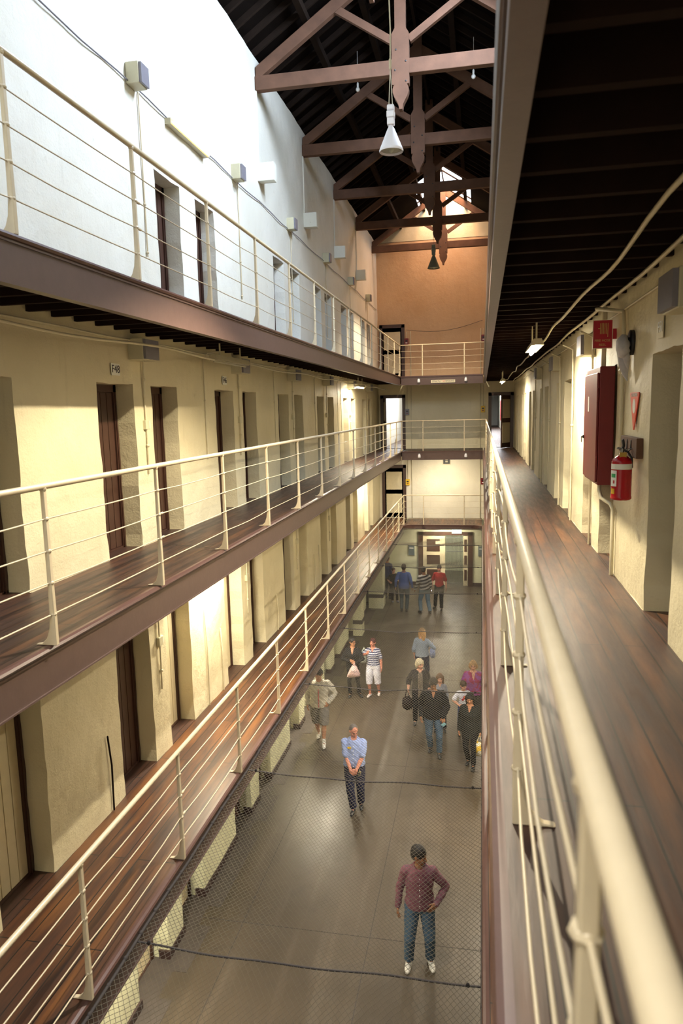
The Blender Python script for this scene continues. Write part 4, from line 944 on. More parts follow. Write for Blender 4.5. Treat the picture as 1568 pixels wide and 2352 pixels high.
    for a in range(8):
        for b in range(a+1, 8):
            df = [cs[b][t]-cs[a][t] for t in range(3)]
            if sum(abs(x) for x in df) != 1: continue
            va, vb = val[:, a], val[:, b]; mk = (va < 0) != (vb < 0); t = np.where(mk, va/np.where(mk, va-vb, 1), 0)
            for ax_ in range(3): acc[:, ax_] += np.where(mk, cs[a][ax_]+t*df[ax_], 0)
            w += mk
    V = lo+(np.stack([I, J, K], 1)+acc/w[:, None])*vx; Q = []
    def quads(A, B_, C_, D_, flip): 
        q = np.stack([A, B_, C_, D_], 1); q[flip] = q[flip][:, ::-1]; Q.append(q)
    for axn in range(3):
        s0 = [slice(1, -1)]*3; s0[axn] = slice(0, -1); s1 = list(s0); s1[axn] = slice(1, None)
        m = ins[tuple(s0)] != ins[tuple(s1)]; i, j, k = np.nonzero(m); o = [1, 1, 1]; o[axn] = 0; i = i+o[0]; j = j+o[1]; k = k+o[2]; fl = ~ins[i, j, k]
        if axn == 0: quads(idx[i, j-1, k-1], idx[i, j, k-1], idx[i, j, k], idx[i, j-1, k], fl)
        elif axn == 1: quads(idx[i-1, j, k-1], idx[i-1, j, k], idx[i, j, k], idx[i, j, k-1], fl)
        else: quads(idx[i-1, j-1, k], idx[i, j-1, k], idx[i, j, k], idx[i-1, j, k], fl)
    Q = np.concatenate(Q)
    for _ in range(smooth):
        e = np.concatenate([Q[:, [0, 1]], Q[:, [1, 2]], Q[:, [2, 3]], Q[:, [3, 0]]]); s_ = np.zeros_like(V); cn = np.bincount(e[:, 0], minlength=n)+np.bincount(e[:, 1], minlength=n)
        for t in range(3): s_[:, t] = np.bincount(e[:, 0], V[e[:, 1], t], n)+np.bincount(e[:, 1], V[e[:, 0], t], n)
        V = V*0.5+0.5*s_/np.maximum(cn, 1)[:, None]
    return V, Q
def bake(name, F, voxel, mats, parent, smooth=1, fac=0.5, post=None, wrinkle=0.0):
    V, Q = field_mesh(F, voxel, wrinkle, min(smooth, 2)); me = bpy.data.meshes.new(name); nf = len(Q)
    me.vertices.add(len(V)); me.vertices.foreach_set('co', V.astype(np.float32).reshape(-1)); me.loops.add(nf*4); me.loops.foreach_set('vertex_index', Q.astype(np.int32).reshape(-1))
    me.polygons.add(nf); me.polygons.foreach_set('loop_start', (np.arange(nf)*4).astype(np.int32)); me.update(calc_edges=True)
    me.polygons.foreach_set('use_smooth', [True]*nf)
    o = link(name, me, mats, parent)
    if post: post(o)
    return o
_tube, _ell = tube, ell
def tube(bm, pts, rads, *a, **k):
    if isinstance(bm, Fld): bm.tube(pts, rads, cut=(k.get('caps') is False), k=k.get('k'))
    else: _tube(bm, pts, rads, *a, **{x: y for x, y in k.items() if x != 'k'})
def ell(bm, c, r, rot=None, *a, **k):
    if isinstance(bm, Fld): bm.ell(c, r, rot, k=k.get('k'), sub=k.get('sub', False))
    else: _ell(bm, c, r, rot, *a, **k)
def ik(a, b, l1, l2, pole):
    a, b, pole = Vector(a), Vector(b), Vector(pole); d = b-a; L = min(d.length, (l1+l2)*0.995); u = d.normalized()
    x = (l1*l1-l2*l2+L*L)/(2*L); h = math.sqrt(max(0, l1*l1-x*x)); p = pole-u*pole.dot(u); p.normalize(); return a+u*x+p*h, a+u*L
SKIN = {'fair': (0.58, 0.30, 0.21), 'tan': (0.40, 0.185, 0.10), 'brown': (0.26, 0.115, 0.055), 'ruddy': (0.55, 0.22, 0.15)}
PMC = {}
def cloth(c, rough=0.85, var=0.22):
    k = ('cloth', c)
    if k not in PMC: PMC[k] = flat('cloth', c, rough, var=var, nscale=14, bmp=0.15, spec=0.2)
    return PMC[k]
def stripes(c1, c2, period, duty=0.5, tilt=0.0):
    m, nt, bs = newmat('striped_cloth'); tc = nd(nt, 'ShaderNodeTexCoord'); sp = nd(nt, 'ShaderNodeSeparateXYZ'); nt.links.new(tc.outputs['Object'], sp.inputs[0])
    ma = nd(nt, 'ShaderNodeMath', operation='MULTIPLY_ADD'); nt.links.new(sp.outputs['X'], ma.inputs[0]); ma.inputs[1].default_value = tilt; nt.links.new(sp.outputs['Z'], ma.inputs[2])
    md = nd(nt, 'ShaderNodeMath', operation='PINGPONG'); nt.links.new(ma.outputs[0], md.inputs[0]); md.inputs[1].default_value = period/2
    gt = nd(nt, 'ShaderNodeMath', operation='GREATER_THAN'); nt.links.new(md.outputs[0], gt.inputs[0]); gt.inputs[1].default_value = period/2*duty
    nt.links.new(mixc(nt, gt.outputs[0], c1, c2), bs.inputs['Base Color']); bs.inputs['Roughness'].default_value = 0.85; return m
def plaid(c1, c2, c3):
    m, nt, bs = newmat('checked_cloth'); tc = nd(nt, 'ShaderNodeTexCoord'); sp = nd(nt, 'ShaderNodeSeparateXYZ'); nt.links.new(tc.outputs['Object'], sp.inputs[0]); outs = []
    for ax in ('X', 'Z'):
        md = nd(nt, 'ShaderNodeMath', operation='PINGPONG'); nt.links.new(sp.outputs[ax], md.inputs[0]); md.inputs[1].default_value = 0.007
        gt = nd(nt, 'ShaderNodeMath', operation='GREATER_THAN'); nt.links.new(md.outputs[0], gt.inputs[0]); gt.inputs[1].default_value = 0.0055; outs.append(gt.outputs[0])
    f = noise(nt, tc.outputs['Object'], 6)
    c = mixc(nt, ramp(nt, f, 0.4, 0.6), c1, c3); c = mixc(nt, outs[0], c, c2); c = mixc(nt, outs[1], c, c2)
    nt.links.new(c, bs.inputs['Base Color']); bs.inputs['Roughness'].default_value = 0.8; return m
def spotted(c1, c2, scale, t=0.55):
    m, nt, bs = newmat('patterned_cloth'); tc = nd(nt, 'ShaderNodeTexCoord'); f = noise(nt, tc.outputs['Object'], scale, 3)
    nt.links.new(mixc(nt, ramp(nt, f, t-0.03, t+0.03), c1, c2), bs.inputs['Base Color']); bs.inputs['Roughness'].default_value = 0.85; return m
def hand(bm, w, d, side, n, s=1.0, curl=0.35, thumb=1):
    """w wrist, d direction of the hand, side = across the palm towards the thumb, n = palm normal (fingers curl to it)"""
    w, d, side, n = Vector(w), Vector(d).normalized(), Vector(side).normalized(), Vector(n).normalized()
    side = (side-d*side.dot(d)).normalized(); n = (n-d*n.dot(d)-side*n.dot(side)).normalized()
    for q in (-0.028, -0.010, 0.010, 0.026): tube(bm, [w+side*q*0.7*s, w+d*0.05*s+side*q*s, w+d*0.088*s+side*q*1.05*s], [0.017*s, 0.016*s, 0.013*s], 8, k=0.006)
    for q, l, k in ((0.029, 0.066, 0.8), (0.010, 0.078, 0.95), (-0.010, 0.072, 1.05), (-0.029, 0.056, 1.2)):
        b = w+d*0.088*s+side*q*1.05*s; p = [b]; a = curl*k; cur = 0
        for f in (0.45, 0.32, 0.23): cur += a; p.append(p[-1]+(d*math.cos(cur)+n*math.sin(cur))*l*f*s)
        tube(bm, p, [0.0098*s, 0.0095*s, 0.0086*s, 0.0072*s], 8, k=0.002)
    b = w+d*0.022*s+side*0.030*s; e = b+(side*0.62+d*0.75+n*0.25).normalized()*0.038*s; e2 = e+(side*0.25+d*0.95+n*0.35).normalized()*0.030*s
    tube(bm, [b-side*0.012*s, b, e, e2], [0.015*s, 0.0145*s, 0.0115*s, 0.009*s], 8, k=0.003)
TORSO = [(0.86, .150, .105, 0.0), (0.93, .168, .120, .004), (1.00, .156, .110, 0.0), (1.08, .142, .102, -.002), (1.18, .148, .108, -.004), (1.28, .158, .115, -.004), (1.35, .156, .108, 0.002), (1.40, .126, .090, 0.008), (1.44, .092, .075, .010), (1.48, .064, .062, .012)]
def torso(bm, s, zs, ex, wf=1.0, belly=0.0, lean=0.0, bust=0.0):
    bm.torso([(z, rx*wf+ex, ry*wf+ex, oy) for z, rx, ry, oy in zs], s, lean or 0.0, belly, bust)
def interp(z):
    T_ = TORSO
    for a, b in zip(T_, T_[1:]):
        if a[0] <= z <= b[0]:
            t = (z-a[0])/(b[0]-a[0]); return tuple(a[i]+(b[i]-a[i])*t for i in range(4))
    return T_[0] if z < T_[0][0] else T_[-1]
def person(P):
    s = P['h']/1.75; wf = P.get('wf', 1.0); vx = P.get('vox', 0.009)
    lean_a = math.radians(P.get('lean', 0)); 
    lean = lambda c: Vector((c.x, c.y-math.sin(lean_a)*max(0, c.z-0.95), c.z))
    root_loc = (P['x'], P['y'], 0); rz = math.radians(P.get('face', 0))
    fem = P.get('fem', False)
    sw = (0.148 if fem else 0.168)*wf**0.5
    SH = {k: lean(Vector((k*sw, 0.012, 1.382)))*s for k in (-1, 1)}
    HP = {k: Vector((k*0.088*wf, 0.0, 0.90))*s for k in (-1, 1)}
    ft = P.get('feet', {1: (0.13, 0.0, 0.0, 8), -1: (-0.13, 0.0, 0.0, -8)})   # x, y, lift, toe-out in degrees
    legs = {}
    for k in (-1, 1):
        fx, fy, fz, to = ft[k]; ank = Vector((fx, fy+0.03, 0.085+fz))*s
        kn, ank = ik(HP[k], ank, 0.43*s, 0.415*s, (k*0.12, -1, 0)); legs[k] = (HP[k], kn, ank, math.radians(to), fz)
    arms = {}
    for k in (-1, 1):
        a = P['arms'][k]; w = Vector(a['w'])*s; w = lean(w/s)*s
        el, w = ik(SH[k], w, 0.285*s, 0.255*s, a.get('pole', (k*0.5, 1, -0.2))); arms[k] = (SH[k], el, w, a)
    # head
    hy = math.radians(P.get('hyaw', 0)); hp = math.radians(P.get('hpitch', 8)); hr = math.radians(P.get('hroll', 0))
    HR = (Matrix.Rotation(hy, 3, 'Z') @ Matrix.Rotation(hp, 3, 'X') @ Matrix.Rotation(hr, 3, 'Y'))
    nb = lean(Vector((0, 0.012, 1.46)))*s; hs = s*P.get('head', 1.0)*1.0
    hc = lean(Vector((0, -0.012, 1.625)))*s
    def H(p): return hc+HR @ (Vector(p)*hs)
    bm = Fld()
    torso(bm, s, TORSO, -0.004, wf, P.get('belly', 0), lean_a, bust=0.02 if fem else 0)
    for k in (-1, 1):
        a, e, w, A_ = arms[k]
        tube(bm, [a+Vector((-k*0.05, 0, 0))*s, a, a.lerp(e, 0.35), e], [0.055*s, (0.048 if fem else 0.054)*s*wf**0.5, 0.044*s*wf**0.5, 0.036*s], 12)
        tube(bm, [e, e.lerp(w, 0.3), w], [0.039*s, 0.041*s, 0.026*s], 12)
        d = Vector(A_.get('hd', (0, 0, -1))); hand(bm, w-d.normalized()*0.01*s, d, A_.get('hs', (0, -1, 0)), A_.get('hn', (-k, 0, 0)), s*(0.9 if fem else 1.0), A_.get('curl', 0.35))
        h, kn, an, to, fz = legs[k]
        tube(bm, [h, h.lerp(kn, 0.4), kn], [0.088*s*wf, 0.072*s*wf, 0.052*s], 14); tube(bm, [kn, kn.lerp(an, 0.32), kn.lerp(an, 0.75), an], [0.052*s, 0.055*s, 0.038*s, 0.034*s], 14)
        fd = Vector((math.sin(to), -math.cos(to), -0.10)); tube(bm, [an+Vector((0, 0.025*s, -0.045*s)), an+fd*0.06*s+Vector((0, 0, -0.03*s)), an+fd*0.15*s+Vector((0, 0, -0.035*s))], [0.036*s, 0.036*s, 0.026*s], 10, flat=(1, 1))
    tube(bm, [nb, hc+Vector((0, 0.02, -0.05))*s], [0.058*s*wf**0.5, 0.054*s], 14)
    ell(bm, H((0, 0.012, 0.025)), tuple(v*hs for v in (.077, .094, .100)), HR, 20, 14)
    ell(bm, H((0, -0.024, -0.035)), tuple(v*hs for v in (.061, .070, .082)), HR, 20, 14)
    ell(bm, H((0, -0.060, -0.092)), tuple(v*hs for v in (.030, .026, .024)), HR)
    tube(bm, [H((0, -0.088, 0.005)), H((0, -0.104, -0.020)), H((0, -0.108, -0.034))], [0.009*hs, 0.012*hs, 0.015*hs], 8)
    tube(bm, [H((-0.042, -0.076, 0.022)), H((0, -0.088, 0.024)), H((0.042, -0.076, 0.022))], 0.011*hs, 8)
    for q in (-1, 1):
        ell(bm, H((q*0.078, 0.008, -0.008)), tuple(v*hs for v in (.011, .020, .031)), HR, 8, 8); ell(bm, H((q*0.036, -0.072, -0.030)), tuple(v*hs for v in (.022, .018, .020)), HR, 8, 8)
    ell(bm, H((0, -0.092, -0.062)), tuple(v*hs for v in (.024, .010, .010)), HR, 10, 8)
    sk = PMC.setdefault(('skin', P['skin']), flat('skin_'+P['skin'], SKIN[P['skin']], 0.55, var=0.08, nscale=9, spec=0.35))
    lip = PMC.setdefault('lip', flat('lips', (0.33, 0.085, 0.07), 0.5, var=0.05)); eye = PMC.setdefault('eye', flat('eye_and_brow', (0.03, 0.018, 0.014), 0.4, var=0.05))
    inv = HR.inverted()
    def paint(o):
        me = o.data; n = len(me.polygons); C_ = np.empty(n*3, np.float32); me.polygons.foreach_get('center', C_)
        C_ = (C_.reshape(-1, 3)-np.array(hc)) @ np.array(HR)/hs; x, y, z = np.abs(C_[:, 0]), C_[:, 1], C_[:, 2]; mi = np.zeros(n, np.int32)
        fr = (z > -0.2) & (y < -0.05); mi[fr & ((((x-0.030)/0.013)**2+((z-0.001)/0.006)**2 < 1) | (((x-0.031)/0.020)**2+((z-0.030)/0.0045)**2 < 1))] = 2
        mi[fr & (y < -0.07) & ((x/0.024)**2+((z+0.062)/0.008)**2 < 1)] = 1; me.polygons.foreach_set('material_index', mi)
    body = bake('person', bm, vx*0.8*s, [sk, lip, eye], None, 2, 0.4, paint)
    body.location = root_loc; body.rotation_euler = (0, 0, rz)
    # hair
    hc_ = PMC.setdefault(('hair', P['hair']), flat('hair', P['hair'], 0.6, var=0.35, nscale=30, spec=0.4)); st = P.get('hstyle', 'short')
    bm = Fld()
    if st != 'bald':
        ell(bm, H((0, 0.016, 0.036)), tuple(v*hs for v in (.086, .108, .102)), HR, 22, 16); ell(bm, H((0, 0.045, 0.0)), tuple(v*hs for v in (.081, .075, .095)), HR, 18, 12)
    else: ell(bm, H((0, 0.035, 0.01)), tuple(v*hs for v in (.083, .082, .088)), HR, 18, 12); ell(bm, H((0, 0.022, 0.034)), tuple(v*hs for v in (.080, .093, .096)), HR, 22, 16)
    if st in ('bob', 'long'):
        L_ = -0.11 if st == 'bob' else -0.27
        for q in (-1, 1): tube(bm, [H((q*0.072, 0.0, 0.05)), H((q*0.086, 0.005, -0.03)), H((q*0.080, 0.01, L_*0.6)), H((q*0.062, 0.03, L_))], [0.030*hs, 0.034*hs, 0.032*hs, 0.018*hs], 10)
        tube(bm, [H((0, 0.07, 0.03)), H((0, 0.085, -0.06)), H((0, 0.08, L_))], [0.07*hs, 0.072*hs, 0.05*hs], 12)
    if st == 'pulled': tube(bm, [H((0, 0.09, 0.02)), H((0, 0.13, -0.02)), H((0.0, 0.12, -0.10))], [0.05*hs, 0.05*hs, 0.03*hs], 10)
    ell(bm, H((0, -0.070, -0.045)), tuple(v*hs for v in (.060, .062, .098)), HR, sub=True)
    bake('hair', bm, vx*0.8*s, hc_, body, 2, 0.4)
    # lower garment
    lo = P['lower']; lk = lo['kind']; lm = lo['mat']
    bm = Fld(); waist = lo.get('waist', 1.0); zs = [(z,)+interp(z)[1:] for z in (0.85, 0.90, 0.95, waist)]
    torso(bm, s, zs, 0.012, wf, P.get('belly', 0)*0.6, None)
    for k in (-1, 1):
        h, kn, an, to, fz = legs[k]; lw = lo.get('w', 1.0)
        if lk == 'trousers': tube(bm, [h+Vector((0, 0, 0.02*s)), h.lerp(kn, 0.45), kn, kn.lerp(an, 0.5), kn.lerp(an, 0.97)], [0.102*s*wf, 0.085*s*wf*lw, 0.070*s*lw, 0.066*s*lw, 0.062*s*lw], 16, caps=False)
        elif lk == 'shorts': tube(bm, [h+Vector((0, 0, 0.02*s)), h.lerp(kn, 0.5), kn+(an-kn)*lo.get('len', 0.2)], [0.104*s*wf, 0.096*s*wf*lw, 0.088*s*lw], 16, caps=False)
    if lk == 'skirt':
        zh = 0.50; torso(bm, s, [(zh, .175, .145, 0), (0.62, .178, .142, 0), (0.75, .178, .135, 0), (0.88, .172, .12, 0), (0.98, .15, .11, 0)], 0.012, wf)
    bake(lo.get('name', lk), bm, vx*s, lm, body, 3, 0.5, wrinkle=0.0035*s)
    # upper garment
    for up in P['upper']:
        bm = Fld(); z0, z1 = up.get('z0', 0.92), up.get('z1', 1.455); ex = up.get('ex', 0.016)
        if up.get('torso', True):
            zz = [z0+(z1-z0)*i/8 for i in range(9)]; torso(bm, s, [(z,)+interp(z)[1:] for z in zz], ex, wf, P.get('belly', 0), lean_a, bust=0.025 if fem else 0)
        for k in (-1, 1):
            a, e, w, A_ = arms[k]; sl = up.get('sleeve', 'long'); rx = up.get('sr', 1.0)
            if sl == 'none': continue
            sh = [a+Vector((-k*0.07, 0, 0.012))*s, a, a.lerp(e, 0.45)]; r_ = [0.062*s, ((0.046 if fem else 0.052)*wf**0.5+ex*0.8)*s, ((0.042 if fem else 0.046)*wf**0.5+ex*0.9)*s*(1+(rx-1)*0.6)]
            if sl == 'short': tube(bm, sh+[a.lerp(e, 0.78)], r_+[0.064*s*rx], 14)
            elif sl == 'elbow': tube(bm, sh+[e, e.lerp(w, 0.25)], r_+[0.058*s*rx, 0.062*s*rx], 14)
            else: tube(bm, sh+[e], r_+[0.052*s*rx], 14); tube(bm, [e, e.lerp(w, 0.5), e.lerp(w, 0.95)], [0.053*s*rx, 0.048*s*rx, 0.038*s*rx], 14)
        if up.get('collar'):
            for q in (-1, 1): tube(bm, [lean(Vector((q*0.005, -0.085, 1.40)))*s, lean(Vector((q*0.055, -0.055, 1.452)))*s, lean(Vector((q*0.072, 0.02, 1.485)))*s, lean(Vector((0, 0.075, 1.495)))*s], 0.015*s, 8)
        if up.get('neck'):
            for t in range(7):
                z = 1.47-up['neck']*t/6; f = interp(z); ell(bm, lean(Vector((0, -(f[2]*wf+0.02)+f[3], z)))*s, ((0.058*(1-t/7)+0.006)*s, 0.045*s, 0.03*s), None, sub=True)
        elif up.get('torso', True): ell(bm, lean(Vector((0, -0.035, 1.50)))*s, (0.068*s, 0.085*s, 0.055*s), None, sub=True)
        g = bake(up.get('name', 'shirt'), bm, vx*s, up['mat'], body, 3, 0.5, wrinkle=up.get('wr', 0.004)*s)
        if up.get('buttons'):
            bm = bmesh.new()
            for i in range(6):
                z = 1.36-i*0.075; f = interp(z); ell(bm, lean(Vector((0, -(f[2]*wf+ex+0.004+P.get('belly', 0)*1.2*math.exp(-((z-1.05)/0.13)**2))+f[3], z)))*s, (0.007*s,)*3, None, 8, 6)
            obj('button', bm, M['whitep'], g, True)
        if up.get('panel'):  # strip of inner garment between open fronts
            bm = Fld()
            for t in range(25): z = 1.40-(1.40-z0)*t/24; f = interp(z); ell(bm, lean(Vector((0, -(f[2]*wf+ex+0.02)+f[3]+0.002, z)))*s, (0.060*s, 0.012*s, 0.05*s), None, 10, 8)
            bake('inner_top', bm, vx*s, up['panel'], g, 1, 0.3)
    # shoes
    sm = P.get('shoes', M['black'])
    for k in (-1, 1):
        h, kn, an, to, fz = legs[k]; bm = Fld(); up_ = 0.0
        f = Vector((math.sin(to), -math.cos(to), 0)); base = Vector((an.x, an.y, 0))+Vector((0, 0, fz*s))
        tube(bm, [base-f*0.035*s+Vector((0, 0, 0.040*s)), base+f*0.05*s+Vector((0, 0, 0.040*s)), base+f*0.135*s+Vector((0, 0, 0.034*s)), base+f*0.175*s+Vector((0, 0, 0.030*s))], [0.039*s, 0.043*s, 0.042*s, 0.030*s], 14)
        if P.get('boot', True): tube(bm, [base+Vector((0, 0, 0.05*s)), base+Vector((0, 0, P.get('bh', 0.11)*s))], 0.044*s, 14)
        bm.zmin = fz*s+0.003
        bake('shoe', bm, vx*0.9*s, sm, body, 2, 0.4)
    tag(body, P['label'], 'person', P.get('group'))
    Mw = Matrix.Translation(Vector(root_loc)) @ Matrix.Rotation(rz, 4, 'Z')
    return dict(obj=body, M=Mw, arms=arms, s=s, H=H, lean=lean, pt=lambda v: Mw @ Vector(v))
DOWN = lambda k, x=0.25, y=0.0, z=0.86: dict(w=(k*x, y, z), hd=(k*0.05, -0.12, -1), hs=(0, -1, 0), hn=(-k, 0, 0))
jeans = cloth((0.055, 0.095, 0.15)); jeans_dk = cloth((0.022, 0.028, 0.050)); blk = cloth((0.010, 0.010, 0.012)); navy = cloth((0.016, 0.018, 0.045))
wshoe = flat('white_shoe_leather', (0.62, 0.60, 0.56), 0.5, var=0.1)
# 1 man in checked shirt
p1 = person(dict(x=-0.81, y=8.90, h=1.80, vox=0.0065, face=6, hyaw=62, hpitch=10, skin='brown', hair=(0.012, 0.009, 0.009), wf=1.06, belly=0.015,
    arms={-1: DOWN(-1, 0.29, -0.02, 0.87), 1: dict(w=(0.215, -0.10, 0.985), pole=(1, 0.55, 0), hd=(-0.55, -0.25, -0.55), hs=(-0.3, -0.2, 1), hn=(0, 1, 0), curl=0.2)},
    feet={1: (0.14, 0.02, 0, 10), -1: (-0.15, -0.02, 0, -8)},
    lower=dict(kind='trousers', name='jeans', mat=jeans, w=1.06), upper=[dict(mat=plaid((0.165, 0.040, 0.055), (0.10, 0.045, 0.075), (0.20, 0.075, 0.095)), z0=0.90, collar=True, buttons=True, ex=0.022, wr=0.006)],
    shoes=wshoe, bh=0.16, label='man in a maroon checked shirt and jeans standing nearest, head turned aside'))
# 2 guard
p2 = person(dict(x=-2.37, y=12.60, h=1.74, vox=0.0075, face=4, hyaw=28, hpitch=24, skin='ruddy', hair=(0.10, 0.085, 0.08), hstyle='bald', wf=1.1, belly=0.035,
    arms={-1: dict(w=(-0.045, -0.245, 0.93), pole=(-1, 0.5, -0.2), hd=(0.55, -0.2, -0.5), hs=(0.4, 0, 1), hn=(0, 1, 0), curl=0.6), 1: dict(w=(0.055, -0.255, 0.94), pole=(1, 0.5, -0.2), hd=(-0.65, -0.1, -0.4), hs=(-0.3, 0, 1), hn=(0, 1, 0), curl=0.7)},
    feet={1: (0.10, 0.10, 0, 6), -1: (-0.03, -0.12, 0, -6)},
    lower=dict(kind='trousers', mat=navy, waist=1.03, w=1.12), upper=[dict(mat=cloth((0.27, 0.34, 0.60)), z0=0.95, sleeve='short', collar=True, buttons=True, ex=0.026, sr=1.2, wr=0.006)],
    shoes=M['black'], label='grey-haired man in a light blue short-sleeved shirt, hands clasped before him'))
bm = bmesh.new(); tube(bm, [(0, 0, 0), (0, 0.0, -0.07)], 0.006, 6); tube(bm, [(0.02, 0, -0.06), (0.0, 0, -0.13)], 0.008, 6); tube(bm, [(-0.02, 0, -0.06), (-0.03, 0, -0.15)], 0.006, 6); ell(bm, (0, 0, -0.06), (0.022, 0.008, 0.022))
o = obj('key_bunch', bm, flat('brass_keys', (0.55, 0.50, 0.30), 0.3, 0.8), None, True); o.location = p2['pt']((0.115, -0.175, 0.93)); tag(o, 'bunch of keys hanging at the belt of the man in the light blue shirt', 'keys')
bm = bmesh.new(); box(bm, -0.035, 0.035, -0.004, 0.004, -0.02, 0.02); o = obj('shirt_badge', bm, M['yellow'], p2['obj']); o.location = (-0.075, -0.142, 1.33)
# 3 pale jacket, head under the walkway edge
p3 = person(dict(x=-3.66, y=15.25, h=1.80, face=8, hyaw=-25, hpitch=20, skin='tan', hair=(0.012, 0.009, 0.009), hstyle='short', wf=1.12,
    arms={-1: DOWN(-1, 0.27, 0.02, 0.90), 1: dict(w=(0.21, -0.09, 0.98), pole=(1, 0.6, 0), hd=(-0.5, -0.3, -0.6), hs=(-0.3, -0.2, 1), hn=(0, 1, 0))},
    feet={1: (0.09, -0.20, 0, 4), -1: (-0.06, 0.24, 0.03, -4)},
    lower=dict(kind='shorts', mat=cloth((0.15, 0.135, 0.12)), len=0.05, w=1.15), upper=[dict(name='jacket', mat=cloth((0.42, 0.385, 0.32)), z0=0.88, ex=0.040, sr=1.25, collar=True, wr=0.009)],
    shoes=wshoe, bh=0.15, label='person in a pale zipped jacket and grey shorts walking beside the left wall'))
o = obj('jacket_zip', T([(0, -0.175, 1.36), (0, -0.188, 1.2), (0, -0.178, 1.05), (0, -0.19, 0.94)], 0.008, 6), M['redsign'], p3['obj'])
# 4 woman in black
p4 = person(dict(x=-3.37, y=18.0, h=1.65, fem=True, face=4, hyaw=48, hpitch=2, skin='tan', hair=(0.015, 0.012, 0.012), hstyle='pulled', wf=1.0,
    arms={-1: dict(w=(-0.06, -0.20, 1.12), pole=(-1, 0.1, -0.5), hd=(1, -0.2, 0.1), hs=(0, 0, 1), hn=(0, 1, 0)), 1: dict(w=(0.10, -0.21, 1.06), pole=(1, 0.1, -0.5), hd=(-1, -0.1, 0.15), hs=(0, 0, 1), hn=(0, 1, 0))},
    feet={1: (0.17, 0.03, 0, 30), -1: (-0.09, -0.02, 0, -4)},
    lower=dict(kind='trousers', mat=blk, w=0.85), upper=[dict(name='jacket', mat=cloth((0.014, 0.014, 0.016)), z0=0.84, ex=0.03, neck=0.16)],
    shoes=M['black'], boot=False, label='woman in black with glasses holding a pink bag, beside the striped top'))
bm = bmesh.new(); H = p4['H']
for q in (-1, 1): tube(bm, [H((q*0.030+0.02*math.cos(a), -0.104, 0.0+0.016*math.sin(a))) for a in [2*math.pi*k/10 for k in range(11)]], 0.0028, 5)
tube(bm, [H((-0.05, -0.10, 0.004)), H((-0.08, 0.0, 0.0))], 0.003, 5); tube(bm, [H((0.05, -0.10, 0.004)), H((0.08, 0.0, 0.0))], 0.003, 5); obj('spectacles', bm, M['black'], p4['obj'])
def bag(name, loc, rz, poly, th, mat, label, handle=None, hm=None, mark=None):
    root = empty(name, loc, rz); bm = bmesh.new(); prism(bm, poly, 'y', -th/2, th/2); bmesh.ops.bevel(bm, geom=bm.edges[:], offset=th*0.3, segments=3, affect='EDGES'); obj('bag_body', bm, mat, root, True)
    if handle:
        for dy in (-th*0.3, th*0.3): obj('bag_handle', T([(x, dy, z) for x, z in handle], 0.009, 7), hm or mat, root, True)
    if mark: mark(root)
    return tag(root, label, 'bag')
def scrawl(r):
    bm = bmesh.new()
    for i in range(4): tube(bm, [(-0.08+0.045*i, -0.063, -0.20+0.02*(i % 2)), (-0.065+0.045*i, -0.066, -0.14), (-0.05+0.045*i, -0.063, -0.21)], 0.0045, 5)
    obj('bag_print', bm, M['jface'], r)
bag('tote_bag', p4['pt']((0.06, -0.255, 0.99)), 0.05, [(-0.035, 0.0), (0.04, 0.0), (0.10, -0.12), (0.175, -0.28), (0.15, -0.335), (-0.19, -0.37), (-0.20, -0.32), (-0.11, -0.13)], 0.11, cloth((0.62, 0.42, 0.40)), 'pale pink bag held in front by the woman in black', [(-0.02, -0.02), (0.0, 0.06), (0.02, -0.02)], mark=scrawl)
# 5 striped top, white shorts
p5 = person(dict(x=-2.84, y=18.15, h=1.60, fem=True, face=-4, hyaw=-14, hpitch=-6, skin='ruddy', hair=(0.075, 0.02, 0.018), wf=1.08,
    arms={-1: dict(w=(-0.155, -0.13, 1.31), pole=(-1, -0.1, -0.7), hd=(0.5, 0.0, 1), hs=(1, 0, 0), hn=(0, 1, 0), curl=0.9), 1: DOWN(1, 0.25, -0.02, 0.86)},
    feet={1: (0.14, 0.08, 0, 8), -1: (-0.09, -0.10, 0, -12)},
    lower=dict(kind='shorts', mat=cloth((0.62, 0.60, 0.66)), len=0.25, w=1.08), upper=[dict(name='striped_top', mat=stripes((0.55, 0.55, 0.62), (0.06, 0.065, 0.14), 0.058, 0.5), z0=0.93, sleeve='short', neck=0.09, ex=0.022)],
    shoes=flat('white_sandals', (0.60, 0.52, 0.48), 0.5), boot=False, label='woman in a blue and white striped top and white knee shorts'))
bag('shoulder_bag', p5['pt']((-0.27, -0.05, 1.17)), 0.3, [(-0.09, 0.0), (0.09, 0.0), (0.10, -0.24), (0.07, -0.27), (-0.08, -0.26), (-0.10, -0.22)], 0.08, cloth((0.58, 0.60, 0.50)), 'cream shoulder bag under the arm of the woman in the striped top', [(-0.06, 0.0), (0.04, 0.17), (0.08, 0.0)])
